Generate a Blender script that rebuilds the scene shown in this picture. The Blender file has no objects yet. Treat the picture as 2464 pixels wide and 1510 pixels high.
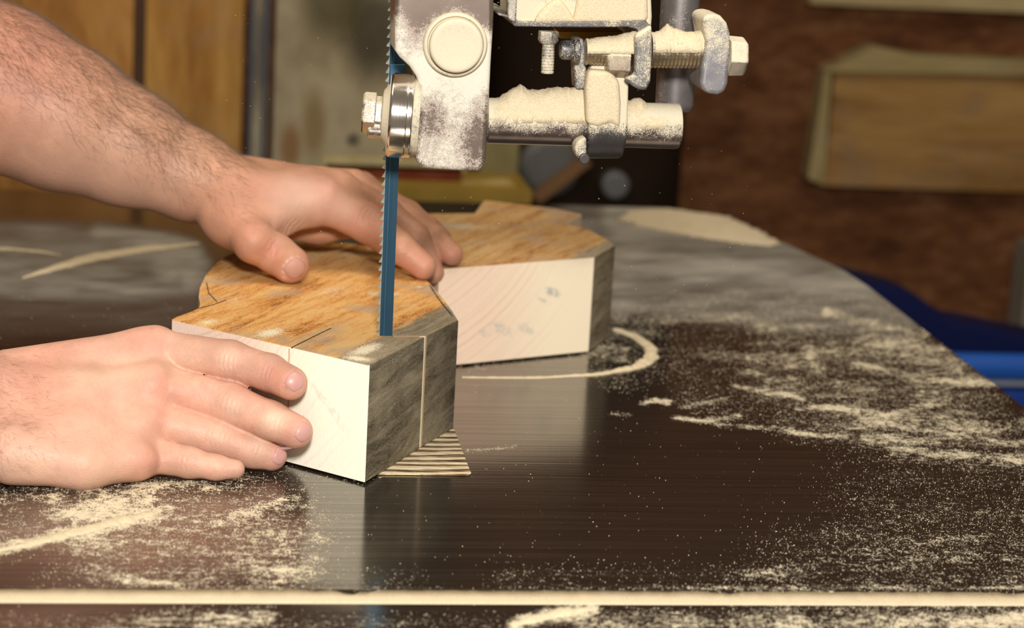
import bpy, bmesh, math, random
import numpy as np
from mathutils import Vector, Matrix
random.seed(7); rng = np.random.default_rng(7)
sc = bpy.context.scene

# ------------------------------------------------------------------ camera
TZ = 0.92                                  # table top height above the floor
W, H = 2464, 1510
F = 5350.; TH = math.radians(13.2); PH = math.radians(8.3); RO = math.atan(.055); HC = .352
vg = np.array([math.sin(PH), math.cos(PH), 0.]); rg = np.array([math.cos(PH), -math.sin(PH), 0.])
FW = vg*math.cos(TH) - np.array([0, 0, math.sin(TH)]); u0 = np.cross(rg, FW)
RR = rg*math.cos(RO) + u0*math.sin(RO); UU = u0*math.cos(RO) - rg*math.sin(RO)
C = np.array([0, 0, HC + TZ])
cam = bpy.data.cameras.new('camera'); cam_o = bpy.data.objects.new('camera', cam)
sc.collection.objects.link(cam_o); sc.camera = cam_o
cam_o.matrix_world = Matrix(((RR[0], UU[0], -FW[0], C[0]), (RR[1], UU[1], -FW[1], C[1]), (RR[2], UU[2], -FW[2], C[2]), (0, 0, 0, 1)))
cam.sensor_width = 36; cam.lens = 36*F/W; cam.clip_start = .05
cam.dof.use_dof = True; cam.dof.focus_distance = 1.16; cam.dof.aperture_fstop = 8.5

# ------------------------------------------------------------------ light
wd = bpy.data.worlds.new('world'); sc.world = wd; wd.use_nodes = True
wd.node_tree.nodes['Background'].inputs[0].default_value = (1.0, .86, .68, 1)
wd.node_tree.nodes['Background'].inputs[1].default_value = .19
def area(name, loc, target, size, power, col, size_y=None):
    l = bpy.data.lights.new(name, 'AREA'); l.energy = power; l.color = col; l.size = size
    if size_y: l.shape = 'RECTANGLE'; l.size_y = size_y
    o = bpy.data.objects.new(name, l); sc.collection.objects.link(o); o.location = loc
    o.rotation_euler = (Vector(target) - Vector(loc)).to_track_quat('-Z', 'Y').to_euler()
    return o
area('camera_flash', (.03, -.02, TZ+.62), (.09, 1.2, TZ+.05), .13, 21, (1, .97, .93))
area('overhead_fill', (.5, 1.0, TZ+1.5), (.1, 1.25, TZ), .5, 8, (1, .92, .8))  # added overhead fill light, no such lamp in view
area('warm_back_fill', (-.5, 1.2, TZ+1.6), (.1, 1.9, TZ), .9, 9, (1, .84, .62))  # added warm fill, unseen, aimed at the back of the table
sc.view_settings.view_transform = 'Standard'; sc.view_settings.look = 'None'
sc.view_settings.exposure = 0.0; sc.view_settings.gamma = 1; sc.view_settings.use_curve_mapping = False

# ------------------------------------------------------------------ helpers
def ray(x, y): return FW + RR*((x-W/2)/F) - UU*((y-H/2)/F)
def at(x, y, z=0.):                        # photo point -> point at height z over the table
    d = ray(x, y); return C + d*((z+TZ-C[2])/d[2])
def atY(x, y, Y): d = ray(x, y); return C + d*((Y-C[1])/d[1])
def atD(x, y, D): return C + ray(x, y)*D
def prj(p): q = np.asarray(p)-C; zc = q@FW; return np.array([W/2+F*(q@RR)/zc, H/2-F*(q@UU)/zc, zc])

WL = {}
def props(o, label=None, cat=None, group=None, kind=None):
    if label: o['label'] = label
    if cat: o['category'] = cat
    if group: o['group'] = group
    if kind: o['kind'] = kind
    return o
def empty(name, loc, **k):
    o = bpy.data.objects.new(name, None); sc.collection.objects.link(o); o.location = loc
    o.empty_display_size = .02; WL[o.name] = np.array(loc, float); return props(o, **k)
def build(name, V, Fc, mat, parent=None, origin=None, smooth=False, mids=None, bevel=0, seg=2, **k):
    V = np.asarray(V, float).reshape(-1, 3)
    if parent is not None: org = WL[parent.name]
    elif origin is not None: org = np.array(origin, float)
    else: org = np.array([(V[:,0].min()+V[:,0].max())/2, (V[:,1].min()+V[:,1].max())/2, V[:,2].min()])
    me = bpy.data.meshes.new(name); me.from_pydata((V-org).tolist(), [], [list(map(int, f)) for f in Fc])
    for m in (mat if isinstance(mat, (list, tuple)) else [mat]): me.materials.append(m)
    if mids is not None:
        for p, i in zip(me.polygons, mids): p.material_index = int(i)
    if smooth: me.polygons.foreach_set('use_smooth', [True]*len(me.polygons))
    me.update()
    bm = bmesh.new(); bm.from_mesh(me); bmesh.ops.recalc_face_normals(bm, faces=bm.faces); bm.to_mesh(me); bm.free()
    o = bpy.data.objects.new(name, me); sc.collection.objects.link(o)
    if parent is not None: o.parent = parent; WL[o.name] = org
    else: o.location = org; WL[o.name] = org
    if bevel:
        b = o.modifiers.new('b', 'BEVEL'); b.width = bevel; b.segments = seg; b.limit_method = 'ANGLE'; b.angle_limit = math.radians(35)
        if not smooth:
            me.polygons.foreach_set('use_smooth', [True]*len(me.polygons)); w = o.modifiers.new('w', 'WEIGHTED_NORMAL')
    return props(o, **k)
class MB:
    def __init__(s): s.V = []; s.F = []; s.n = 0
    def add(s, V, F): s.V.append(np.asarray(V, float).reshape(-1, 3)); s.F += [[i+s.n for i in f] for f in F]; s.n += len(s.V[-1]); return s
    def box(s, a, b):
        a, b = np.minimum(a, b), np.maximum(a, b)
        V = [(x, y, z) for x in (a[0], b[0]) for y in (a[1], b[1]) for z in (a[2], b[2])]
        return s.add(V, [(0,1,3,2),(4,6,7,5),(0,4,5,1),(2,3,7,6),(0,2,6,4),(1,5,7,3)])
    def prism(s, P0, P1):                  # two matching outlines
        n = len(P0)
        return s.add(list(P0)+list(P1), [list(range(n))[::-1], list(range(n, 2*n))] + [[i, (i+1) % n, n+(i+1) % n, n+i] for i in range(n)])
    def lathe(s, c, ax, prof, n=48, phase=0.):  # prof: [(t along axis, r)]
        ax = np.array(ax, float); ax /= np.linalg.norm(ax)
        e = np.cross(ax, [0, 0, 1.]); e = e if np.linalg.norm(e) > .1 else np.cross(ax, [0, 1., 0]); e /= np.linalg.norm(e); g = np.cross(ax, e)
        V = []; Fc = []
        for t, r in prof:
            for i in range(n):
                a = 2*math.pi*i/n+phase; V.append(np.array(c)+ax*t+(e*math.cos(a)+g*math.sin(a))*r)
        for j in range(len(prof)-1):
            for i in range(n): Fc.append([j*n+i, j*n+(i+1) % n, (j+1)*n+(i+1) % n, (j+1)*n+i])
        Fc += [list(range(n))[::-1], [(len(prof)-1)*n+i for i in range(n)]]
        return s.add(V, Fc)
    def make(s, name, mat, parent=None, **k): return build(name, np.concatenate(s.V), s.F, mat, parent, **k)
def rbox_prof(L, r, b):                    # rounded-edge cylinder profile of length L
    return [(0, r-b), (b*.3, r-b*.3), (b, r), (L-b, r), (L-b*.3, r-b*.3), (L, r-b)]

# ------------------------------------------------------------------ materials
class M:
    def __init__(s, name, rough=.6, metal=0., spec=.5):
        s.m = bpy.data.materials.new(name); s.m.use_nodes = True; s.t = s.m.node_tree; s.b = s.t.nodes['Principled BSDF']
        s.b.inputs['Roughness'].default_value = rough; s.b.inputs['Metallic'].default_value = metal; s.b.inputs['Specular IOR Level'].default_value = spec
        g = s.t.nodes.new('ShaderNodeNewGeometry'); s.pos = g.outputs['Position']; s.nrm = g.outputs['Normal']
    def _in(s, sock, v):
        if v is None: return
        if isinstance(v, bpy.types.NodeSocket): s.t.links.new(v, sock)
        elif isinstance(v, (tuple, list)) and sock.type == 'RGBA' and len(v) == 3: sock.default_value = (*v, 1)
        else: sock.default_value = v
    def set(s, name, v): s._in(s.b.inputs[name], v); return s
    def map(s, scale=(1,1,1), rot=(0,0,0), loc=(0,0,0), src=None):
        # rotate first, then stretch
        v = src or s.pos
        if any(rot) or any(loc):
            r = s.t.nodes.new('ShaderNodeMapping'); s._in(r.inputs['Vector'], v); r.inputs['Rotation'].default_value = rot; r.inputs['Location'].default_value = loc; v = r.outputs[0]
        m = s.t.nodes.new('ShaderNodeVectorMath'); m.operation = 'MULTIPLY'; s._in(m.inputs[0], v); m.inputs[1].default_value = scale
        return m.outputs[0]
    def noise(s, scale, detail=4, rough=.55, vec=None, dist=0.):
        n = s.t.nodes.new('ShaderNodeTexNoise'); s._in(n.inputs['Vector'], vec or s.pos); n.inputs['Scale'].default_value = scale
        n.inputs['Detail'].default_value = detail; n.inputs['Roughness'].default_value = rough; n.inputs['Distortion'].default_value = dist; return n.outputs['Fac']
    def vor(s, scale, vec=None):
        n = s.t.nodes.new('ShaderNodeTexVoronoi'); s._in(n.inputs['Vector'], vec or s.pos); n.inputs['Scale'].default_value = scale; return n.outputs['Distance']
    def ramp(s, f, stops, interp='LINEAR'):
        r = s.t.nodes.new('ShaderNodeValToRGB'); s._in(r.inputs[0], f); r.color_ramp.interpolation = interp; e = r.color_ramp.elements
        while len(e) < len(stops): e.new(.5)
        for a, (p, c) in zip(e, stops): a.position = p; a.color = (*c, 1) if isinstance(c, (tuple, list)) else (c, c, c, 1)
        return r.outputs['Color']
    def math(s, op, a, b=0., c=None, clamp=False):
        n = s.t.nodes.new('ShaderNodeMath'); n.operation = op; n.use_clamp = clamp; s._in(n.inputs[0], a); s._in(n.inputs[1], b); s._in(n.inputs[2], c); return n.outputs[0]
    def mix(s, f, a, b, mode='MIX'):
        n = s.t.nodes.new('ShaderNodeMix'); n.data_type = 'RGBA'; n.blend_type = mode; s._in(n.inputs[0], f); s._in(n.inputs[6], a); s._in(n.inputs[7], b); return n.outputs[2]
    def step(s, f, lo, hi):
        n = s.t.nodes.new('ShaderNodeMapRange'); n.interpolation_type = 'SMOOTHSTEP'; s._in(n.inputs[0], f); n.inputs[1].default_value = lo; n.inputs[2].default_value = hi; return n.outputs[0]
    def sep(s, v, i):
        n = s.t.nodes.new('ShaderNodeSeparateXYZ'); s._in(n.inputs[0], v); return n.outputs[i]
    def attr(s, name):
        n = s.t.nodes.new('ShaderNodeAttribute'); n.attribute_name = name; return n.outputs['Color']
    def dot(s, v, w, off=0.):
        n = s.t.nodes.new('ShaderNodeVectorMath'); n.operation = 'DOT_PRODUCT'; s._in(n.inputs[0], v); n.inputs[1].default_value = tuple(w); return s.math('ADD', n.outputs['Value'], off)
    def spot(s, c, r, sx=1., dr=(1, 0, 0)):   # soft blob: 1 at c, 0 at distance r (stretched along dr by sx)
        n = s.t.nodes.new('ShaderNodeVectorMath'); n.operation = 'SUBTRACT'; s._in(n.inputs[0], s.pos); n.inputs[1].default_value = tuple(c)
        d = np.array(dr, float)/np.linalg.norm(dr); l = s.math('POWER', s.math('ABSOLUTE', s.dot(n.outputs[0], d)), 2.)
        ln = s.t.nodes.new('ShaderNodeVectorMath'); ln.operation = 'LENGTH'; s._in(ln.inputs[0], n.outputs[0]); t = s.math('POWER', ln.outputs['Value'], 2.)
        q = s.math('ADD', s.math('SUBTRACT', t, l), s.math('DIVIDE', l, sx*sx)); q = s.math('SQRT', s.math('MAXIMUM', q, 0.))
        return s.math('SUBTRACT', 1., s.math('DIVIDE', q, r), clamp=True)
    def bump(s, h, strength=.3, dist=.001):
        n = s.t.nodes.new('ShaderNodeBump'); s._in(n.inputs['Height'], h); n.inputs['Strength'].default_value = strength; n.inputs['Distance'].default_value = dist
        if s.b.inputs['Normal'].is_linked: s.t.links.new(s.b.inputs['Normal'].links[0].from_socket, n.inputs['Normal'])
        s.t.links.new(n.outputs[0], s.b.inputs['Normal']); return s
def plain(name, col, rough=.6, metal=0., var=.15, scale=60, spec=.5):
    m = M(name, rough, metal, spec); n = m.noise(scale)
    m.set('Base Color', m.mix(n, tuple(c*(1-var) for c in col), tuple(min(1, c*(1+var)) for c in col))); return m.m

DUST = (.74, .63, .43)
def dust_mat(name='sawdust', c=DUST, b=.6):
    m = M(name, .95, spec=.1); n = m.noise(1500, 3, .7); l = m.noise(90, 3)
    col = m.mix(m.step(n, .3, .7), tuple(x*.78 for x in c), tuple(min(1, x*1.1) for x in c)); col = m.mix(m.math('MULTIPLY', l, .3), col, (.72, .52, .32))
    m.set('Base Color', col); m.bump(m.noise(900, 4, .75), b, .0012); return m.m
SAWDUST = dust_mat()
def dusty_metal(name, cover=.5, up=.5, base=(.16, .13, .12), rough=.38, metal=.85, patch=45, zlo=None, zhi=None, zamt=0.):
    m = M(name, rough)
    big = m.noise(patch, 3, .6); fine = m.noise(1700, 3, .8); mid = m.noise(330, 3, .65)
    nz = m.math('MULTIPLY', m.sep(m.nrm, 2), up)
    s = m.math('ADD', m.math('ADD', m.math('MULTIPLY', m.math('SUBTRACT', big, .5), 1.6), m.math('MULTIPLY', m.math('SUBTRACT', fine, .5), 2.6)), m.math('ADD', nz, m.math('MULTIPLY', m.math('SUBTRACT', mid, .5), .9)))
    s = m.math('ADD', s, cover-.5)
    if zlo is not None: s = m.math('ADD', s, m.math('MULTIPLY', m.step(m.sep(m.pos, 2), zlo, zhi), zamt))
    k = m.step(s, -.25, .30)
    bc = m.mix(m.noise(120, 3), tuple(x*.7 for x in base), tuple(x*1.6 for x in base))
    m.set('Base Color', m.mix(k, bc, m.mix(fine, (.52, .45, .33), (.78, .69, .50))))
    m.set('Metallic', m.math('MULTIPLY', m.math('SUBTRACT', 1., k), metal)); m.set('Roughness', m.math('ADD', rough, m.math('MULTIPLY', k, .5)))
    m.bump(m.math('MULTIPLY', fine, k), .4, .0006); return m.m

# ------------------------------------------------------------------ numpy noise (for placing dust and ragged edges)
def hash2(i, j, s=0):
    h = np.sin(i*127.1+j*311.7+s*74.7)*43758.5453; return h-np.floor(h)
def vnoise(x, y, s=0):
    i = np.floor(x); j = np.floor(y); a = x-i; b = y-j; a = a*a*(3-2*a); b = b*b*(3-2*b)
    return (hash2(i, j, s)*(1-a)+hash2(i+1, j, s)*a)*(1-b)+(hash2(i, j+1, s)*(1-a)+hash2(i+1, j+1, s)*a)*b
def fbm(x, y, s=0, o=4):
    t = 0; w = .5; 
    for k in range(o): t = t+w*vnoise(x*2**k, y*2**k, s+k); w *= .5
    return t/(1-.5**o)

# ------------------------------------------------------------------ room
FL = 0.
wm = M('wall_boards', .9, spec=.08)
g1 = wm.noise(14, 6, .65, wm.map((1, 1, 2.2))); g2 = wm.noise(60, 4, .6, wm.map((.5, 1, 2)))
wc = wm.ramp(wm.math('ADD', wm.math('MULTIPLY', g1, .65), wm.math('MULTIPLY', g2, .35)), [(.3, (.035, .014, .007)), (.5, (.13, .05, .02)), (.7, (.26, .125, .055))])
wm.set('Base Color', wc)
WY = 2.75
build('wall_back', *(lambda b: (np.concatenate(b.V), b.F))(MB().box((-3.2, WY, FL), (3.2, WY+.1, 3.0))), wm.m, kind='structure')
fm = M('concrete', .9, spec=.2); fm.set('Base Color', fm.mix(fm.noise(6), (.05, .042, .035), (.12, .1, .08)))
build('floor', *(lambda b: (np.concatenate(b.V), b.F))(MB().box((-3.2, -1.2, -.1), (3.2, WY, FL))), fm.m, kind='structure')

def slab(name, pts, Y, dep, mat, parent=None, **k):  # outline given on the vertical plane y=Y, thickness towards the wall
    P = [atY(x, y, Y) for x, y in pts]; return MB().prism(P, [p+np.array([0, dep, 0]) for p in P]).make(name, mat, parent, **k)

def ply(name, c1, c2, c3, rot=0., sc_=(9, 9, 1.6)):
    m = M(name, .75, spec=.12); n = m.noise(1.6, 6, .62, m.map(sc_, (0, rot, 0)), .8); f = m.noise(14, 4, .6, m.map(sc_)); bl_ = m.noise(13, 5, .65)
    m.set('Base Color', m.ramp(m.math('ADD', m.math('MULTIPLY', n, .75), m.math('MULTIPLY', f, .25)), [(.3, c1), (.5, c2), (.7, c3)]))
    m.set('Base Color', m.mix(m.math('MULTIPLY', m.step(bl_, .5, .68), .5), m.b.inputs['Base Color'].links[0].from_socket, tuple(x*.55+.07 for x in c2))); return m.m
ply_a = ply('orange_plywood', (.16, .06, .015), (.36, .165, .04), (.5, .28, .09), .5)
ply_b = ply('amber_plywood', (.2, .08, .015), (.38, .19, .045), (.5, .3, .1), 0)
PY = 2.35
def board(name, x0, x1, y0, y1, Y, dep, mat, parent=None, down=None, up=None, **k):
    a = atY(x0, y1, Y); b = atY(x1, y0, Y); z0 = a[2] if down is None else down; z1 = b[2] if up is None else up
    return MB().box((a[0], Y, z0), (b[0], Y+dep, z1)).make(name, mat, parent, **k)
board('plywood_sheet', -420, 322, 0, 470, PY, .018, ply_a, down=.0, up=TZ+.145, label='orange brown plywood sheet leaning at far left behind the hairy forearm', cat='plywood sheet')
board('plywood_sheet', 345, 588, 0, 470, PY-.01, .02, ply_b, down=.0, up=TZ+.15, label='amber plywood sheet standing beside the rusty steel post', cat='plywood sheet')
board('gap_shade', 318, 350, 0, 470, PY+.022, .02, plain('gap_shade_brown', (.09, .04, .015), .8), down=.0, up=TZ+.14, label='narrow dark strip painting the shade in the gap between the two plywood sheets', cat='gap_shade')  # strip filling the gap; its dark colour paints the shade between the sheets
# steel post
pm = M('rusty_steel', .6, .5); n = pm.noise(22, 4, .6, pm.map((1, 1, .3)))
pm.set('Base Color', pm.ramp(n, [(.35, (.08, .08, .08)), (.5, (.2, .15, .09)), (.65, (.4, .34, .22))]))
a = atY(592, 400, PY-.06); b = atY(652, 0, PY-.06)
post = empty('steel_post', ((a[0]+b[0])/2, PY-.05, 0), label='rusty blue grey steel channel post at the edge of the dusty beige panel', cat='post')
w = b[0]-a[0]
MB().box((a[0], PY-.035, 0), (b[0], PY-.03, TZ+.62)).make('web', pm.m, post)
dk = plain('dark_steel', (.022, .03, .045), .5, .6)
MB().box((a[0], PY-.06, 0), (a[0]+w*.17, PY-.035, TZ+.62)).make('flange', dk, post)
MB().box((a[0]+w*.72, PY-.06, 0), (a[0]+w*.9, PY-.035, TZ+.62)).make('flange', dk, post)
# beige dusty panel
bm_ = M('dusty_beige', .9, spec=.1); n = bm_.noise(5, 5, .6); n2 = bm_.noise(26, 4, .6, bm_.map((1, 1, .5)))
bc = bm_.ramp(bm_.math('ADD', bm_.math('MULTIPLY', n, .6), bm_.math('MULTIPLY', n2, .4)), [(.34, (.17, .13, .075)), (.5, (.34, .28, .17)), (.66, (.52, .45, .31))])
PB = PY-.02
for (px, py, r, s, c) in ((905, 70, .05, 1.6, (.012, .01, .008)), (700, 355, .016, 2.5, (.2, .09, .03)), (850, 337, .010, 1, (.04, .035, .03)), (800, 15, .05, 1.2, (.06, .05, .02)), (755, 300, .018, 3, (.2, .13, .05))):
    bc = bm_.mix(bm_.math('MULTIPLY', bm_.step(bm_.math('ADD', bm_.spot(atY(px, py, PB), r, s, (0, 0, 1)), bm_.math('MULTIPLY', bm_.math('SUBTRACT', n2, .5), .8)), .0, .7), .8), bc, c)
bm_.set('Base Color', bc)
board('dusty_panel', 652, 960, 0, 470, PB, .03, bm_.m, down=.0, up=TZ+.3, label='dusty beige panel behind the blade, stained with brown drips', cat='panel')
board('olive_board', 1150, 1268, 0, 470, PB+.04, .03, plain('olive_beige', (.2, .165, .07), .85, 0, .35, 30, .1), down=.0, up=atY(1200, 345, PB)[2], label='olive beige board standing behind the guide rod', cat='board')
# stack of boards
SY = 2.12
stk = [('pale_board', 775, 1120, 384, 404, 'pale board edge on top of the stack behind the hand', (.44, .36, .17)), ('red_brown_board', 782, 1112, 405, 446, 'dark red brown board in the stack behind the blade', (.15, .03, .013)),
       ('tan_board', 800, 1262, 430, 470, 'long tan board at the bottom of the stack behind the blade', (.42, .33, .13))]
board('wood_board', 775, 1122, 384, 403.5, SY+.012, .012, ply('pale_edge', (.3, .24, .1), (.42, .35, .18), (.5, .42, .24)), label=stk[0][5], cat='board', group='boards stacked behind the table')
board('wood_board', 782, 1112, 404.5, 447, SY+.012, .012, ply('red_wood', (.07, .014, .006), (.15, .032, .012), (.22, .06, .025)), label=stk[1][5], cat='board', group='boards stacked behind the table')
slab('wood_board', [(800, 449), (1108, 449), (1113, 437), (1230, 434), (1262, 470), (1275, 500), (800, 500)], SY-.005, .014, ply('tan_wood', (.3, .2, .05), (.42, .3, .1), (.5, .4, .18)), label=stk[2][5], cat='board', group='boards stacked behind the table')
ya = atY(800, 500, SY-.02)
board('yellow_beam', 640, 1280, 460, 560, SY-.03, .1, plain('yellow_paint', (.3, .19, .03), .6, 0, .3, 25, .3), down=.55, label='yellow brown beam below the stacked boards behind the table', cat='beam')
# dark machine behind the guide; its black also paints the guide's cast shadow
dkm = plain('shadow_black', (.020, .012, .007), .8, 0, .6, 12, .05)
MY = 2.45
mach = empty('machine_housing', atY(1450, 300, MY)*np.array([1, 1, 0]), label='machine housing behind the blade guide, its black standing for deep shadow', cat='machine')
a = atY(1180, 520, MY); b = atY(1700, 0, MY)
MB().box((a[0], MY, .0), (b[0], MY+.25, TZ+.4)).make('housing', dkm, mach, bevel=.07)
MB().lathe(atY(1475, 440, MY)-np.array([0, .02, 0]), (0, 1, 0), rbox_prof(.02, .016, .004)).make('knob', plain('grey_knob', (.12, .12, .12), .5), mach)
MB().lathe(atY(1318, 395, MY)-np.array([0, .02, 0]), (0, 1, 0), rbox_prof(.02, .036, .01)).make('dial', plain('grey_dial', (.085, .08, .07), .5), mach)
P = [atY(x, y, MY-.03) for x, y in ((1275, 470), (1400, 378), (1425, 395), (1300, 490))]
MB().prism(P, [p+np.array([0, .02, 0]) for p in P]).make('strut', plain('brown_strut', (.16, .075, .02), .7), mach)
board('shade_board', 960, 1182, -40, 470, PB+.05, .03, plain('shadow_board', (.07, .05, .022), .9, 0, .5, 12, .05), down=.0, up=TZ+.6, label='board behind the guide block, coloured dark for the shade there', cat='board')  # board coloured dark to stand for the shade beside the housing
# wall cleat board at right
by = WY-.03
wb = empty('wall_panel', atY(2230, 455, by), label='large tan wooden board with a pale raised edge on the brown wall at right', cat='wooden board')
board('panel', 1985, 2700, 172, 447, by, .03, ply('tan_panel', (.14, .065, .02), (.3, .16, .05), (.42, .25, .09), 0, (1.6, 3, 9)), wb)
slab('top_edge', [(1985, 170), (2105, 112), (2200, 132), (2464, 146), (2720, 160), (2720, 186), (1985, 172)], by-.012, .04, ply('edge_tan', (.22, .15, .06), (.33, .25, .11), (.42, .32, .16), 0, (1.6, 3, 9)), wb)
slab('side_edge', [(1985, 172), (2000, 172), (1985, 447), (1945, 430)], by-.008, .035, ply('edge_tan_2', (.22, .15, .06), (.33, .25, .11), (.42, .32, .16)), wb)
board('plank', 1950, 2720, -60, 9, by, .03, ply('high_plank', (.25, .17, .08), (.4, .3, .15), (.5, .4, .2), 0, (1.6, 3, 9)), label='pale plank along the top of the brown wall at right', cat='plank')
board('grey_post', 2436, 2540, 590, 1000, 2.55, .05, plain('grey_wood', (.2, .17, .13), .9, 0, .2, 20, .1), down=0., up=atY(2450, 590, 2.55)[2], label='pale grey post at the right edge above the blue tub', cat='post')
# blue tub
TY = 2.1
tub = empty('blue_tub', atY(2350, 900, TY)*np.array([1, 1, 0]), label='blue plastic tub with a navy liner on the floor right of the table', cat='tub')
out = [(2020, 664), (2060, 668), (2120, 682), (2180, 700), (2225, 724), (2258, 752), (2300, 774), (2370, 786), (2464, 806), (2700, 850), (2700, 900), (2240, 900)]
slab('liner', out, TY+.0, .06, plain('navy_plastic', (.003, .006, .045), .55, 0, .25, 12, .15), tub, bevel=.008)
a = atY(2210, 1300, TY); b = atY(2700, 842, TY)
zz = [atY(2350, y, TY)[2] for y in (843, 905, 912, 1250)]
blu = plain('blue_plastic', (.008, .085, .40), .45, 0, .12, 9)
MB().box((a[0], TY-.02, zz[1]), (b[0], TY+.0, zz[0])).make('rim', blu, tub, bevel=.012)
MB().box((a[0], TY-.026, zz[2]), (b[0], TY+.0, zz[1])).make('bead', plain('pale_bead', (.22, .25, .3), .5), tub, bevel=.003)
MB().box((a[0]+.02, TY, 0), (b[0]-.02, TY+.05, zz[2])).make('body', plain('blue_plastic_body', (.006, .05, .33), .45, 0, .12, 9), tub, bevel=.02)

# ------------------------------------------------------------------ saw table
S0, S1 = .9243, .9428                     # the slot
def xr(y):
    return np.interp(y, [0, 1.60, 1.66, 1.76, 1.83, 1.905], [.5065, .5065, .503, .482, .455, .415])
ys = np.concatenate([np.linspace(.60, S0, 66), np.linspace(S1, 1.3, 150)[0:], np.linspace(1.3, 1.905, 160)[1:]])
NX = 440; js = len(np.linspace(.60, S0, 66))
GX = np.zeros((len(ys), NX)); GY = np.zeros_like(GX)
for j, y in enumerate(ys): GX[j] = np.linspace(-.32, xr(y), NX); GY[j] = y
def pix(X, Y):
    q = np.stack([X-C[0], Y-C[1], np.full_like(X, TZ-C[2])], -1); zc = q@FW; return W/2+F*(q@RR)/zc, H/2-F*(q@UU)/zc
PXg, PYg = pix(GX, GY)
def sdist(px, py, pl):                    # distance in photo units on the table to a polyline, vertical counted as seen
    d = np.full(px.shape, 1e9)
    for (x0, y0), (x1, y1) in zip(pl[:-1], pl[1:]):
        ax, ay = x1-x0, y1-y0; t = np.clip(((px-x0)*ax+(py-y0)*ay)/(ax*ax+ay*ay+1e-9), 0, 1); d = np.minimum(d, np.hypot(px-x0-t*ax, py-y0-t*ay))
    return d
STROKES = [ # polyline, half width, amount, softness
 ([(0,1322),(120,1290),(250,1262),(400,1228)], 11, .95, 10), ([(140,1222),(210,1205),(340,1190)], 20, .62, 34), ([(190,1262),(330,1232)], 16, .7, 26),
 ([(330,1180),(560,1168)], 6, .35, 26), ([(640,1212),(715,1195)], 3, .62, 9), ([(560,1238),(620,1226)], 5, .5, 12), ([(300,1396),(450,1412)], 3, .6, 9), ([(220,1372),(300,1392)], 6, .45, 16),
 ([(0,1215),(560,1200),(700,1290)], 60, .46, 120), ([(250,1330),(700,1340)], 50, .40, 70), ([(100,1390),(1000,1395)], 10, .2, 40), ([(260,1505),(420,1485),(640,1475)], 12, .42, 26), ([(480,1500),(640,1495)], 6, .45, 20),
 ([(1240,1503),(1320,1478),(1420,1462)], 12, .85, 16), ([(1400,1495),(1900,1490)], 20, .33, 30), ([(1900,1500),(2464,1470)], 16, .42, 30), ([(2300,1512),(2464,1488)], 10, .8, 18),
 ([(1770,928),(1850,945),(1900,950),(1960,972),(2060,990),(2140,996),(2240,975)], 2, .75, 8), ([(1545,970),(1575,962),(1610,968)], 3, .8, 8), ([(1470,996),(1520,998)], 2, .5, 5),
 ([(1618,1003),(1680,1012),(1760,1024),(1860,1030)], 2.5, .85, 7), ([(1700,1010),(1780,1000)], 3, .5, 8), ([(1860,1028),(1940,1046),(2040,1050)], 2, .85, 7), ([(1640,980),(1740,960)], 2, .5, 8),
 ([(1990,752),(2120,785),(2230,800)], 5, .8, 14), ([(2080,810),(2180,830),(2260,855),(2300,880)], 10, .5, 22), ([(2060,876),(2180,905),(2300,915),(2400,926)], 4, .65, 12), ([(1540,772),(1700,765),(1800,768),(1860,790)], 4, .3, 16),
 ([(2080,1050),(2300,1062),(2464,1066)], 4, .6, 12), ([(2150,1085),(2350,1095),(2464,1106)], 6, .6, 12), ([(2060,1010),(2300,1030),(2464,1020)], 8, .35, 22), ([(1945,845),(1970,885)], 6, .5, 18), ([(1700,840),(1800,880)], 8, .25, 20),
 ([(1480,840),(1700,790),(2000,760),(2300,900),(2100,960),(1700,900)], 70, .30, 60), ([(1900,870),(2330,950)], 70, .30, 70), ([(1900,1020),(2464,1090)], 20, .30, 50), ([(2150,1200),(2464,1200)], 60, .30, 200), ([(1900,1380),(2464,1380)], 40, .34, 140), ([(1200,1395),(1900,1395)], 10, .22, 60), ([(0,1500),(2464,1500)], 10, .3, 30),
 ([(1420,840),(1500,850)], 8, .45, 22), ([(1490,770),(1470,800),(1560,800)], 6, .3, 22), ([(1120,1084),(1190,1080),(1240,1072)], 2, .62, 6),
 ([(640,1128),(870,1165),(960,1130)], 1, .4, 6), ([(60,1165),(300,1178),(580,1145)], 1, .35, 10), ([(1100,885),(1410,855)], 4, .3, 14), ([(1500,1414),(2464,1412)], 1, .42, 8), ([(0,1412),(1500,1415)], 1, .22, 5),
]
FILM = [([(1400,560),(2050,620)], 60, .50, 60), ([(1400,660),(2150,740)], 50, .50, 60), ([(1500,520),(1700,520)], 30, .5, 40), ([(1480,700),(1480,740)], 10, .3, 60),
 ([(-200,560),(180,568),(400,610)], 14, .50, 40), ([(240,555),(420,580),(470,600)], 6, .55, 30), ([(-200,650),(300,655),(440,640)], 30, .50, 60), ([(400,640),(420,620),(480,635),(470,670)], 14, .45, 36), ([(-200,760),(440,730)], 20, .22, 90)]
def field(px, py, L):
    d = np.zeros(px.shape)
    for pl, hw, am, so in L:
        k = 1-np.clip((sdist(px, py, pl)-hw)/so, 0, 1); k = k*k*(3-2*k)*am; d = d+k*(1-d)
    return d
dens = field(PXg, PYg, STROKES); film = field(PXg, PYg, FILM)
wob = fbm(PXg/90+PYg/300, PYg/14, 3, 4); wob2 = fbm(PXg/25, PYg/8, 9, 3)
dens = np.clip(dens*(.30+1.25*wob)*(.65+.7*wob2), 0, 1); film = np.clip(film*(.55+.9*wob), 0, 1)
V = np.stack([GX, GY, np.full_like(GX, TZ)], -1).reshape(-1, 3); Fc = []
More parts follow.
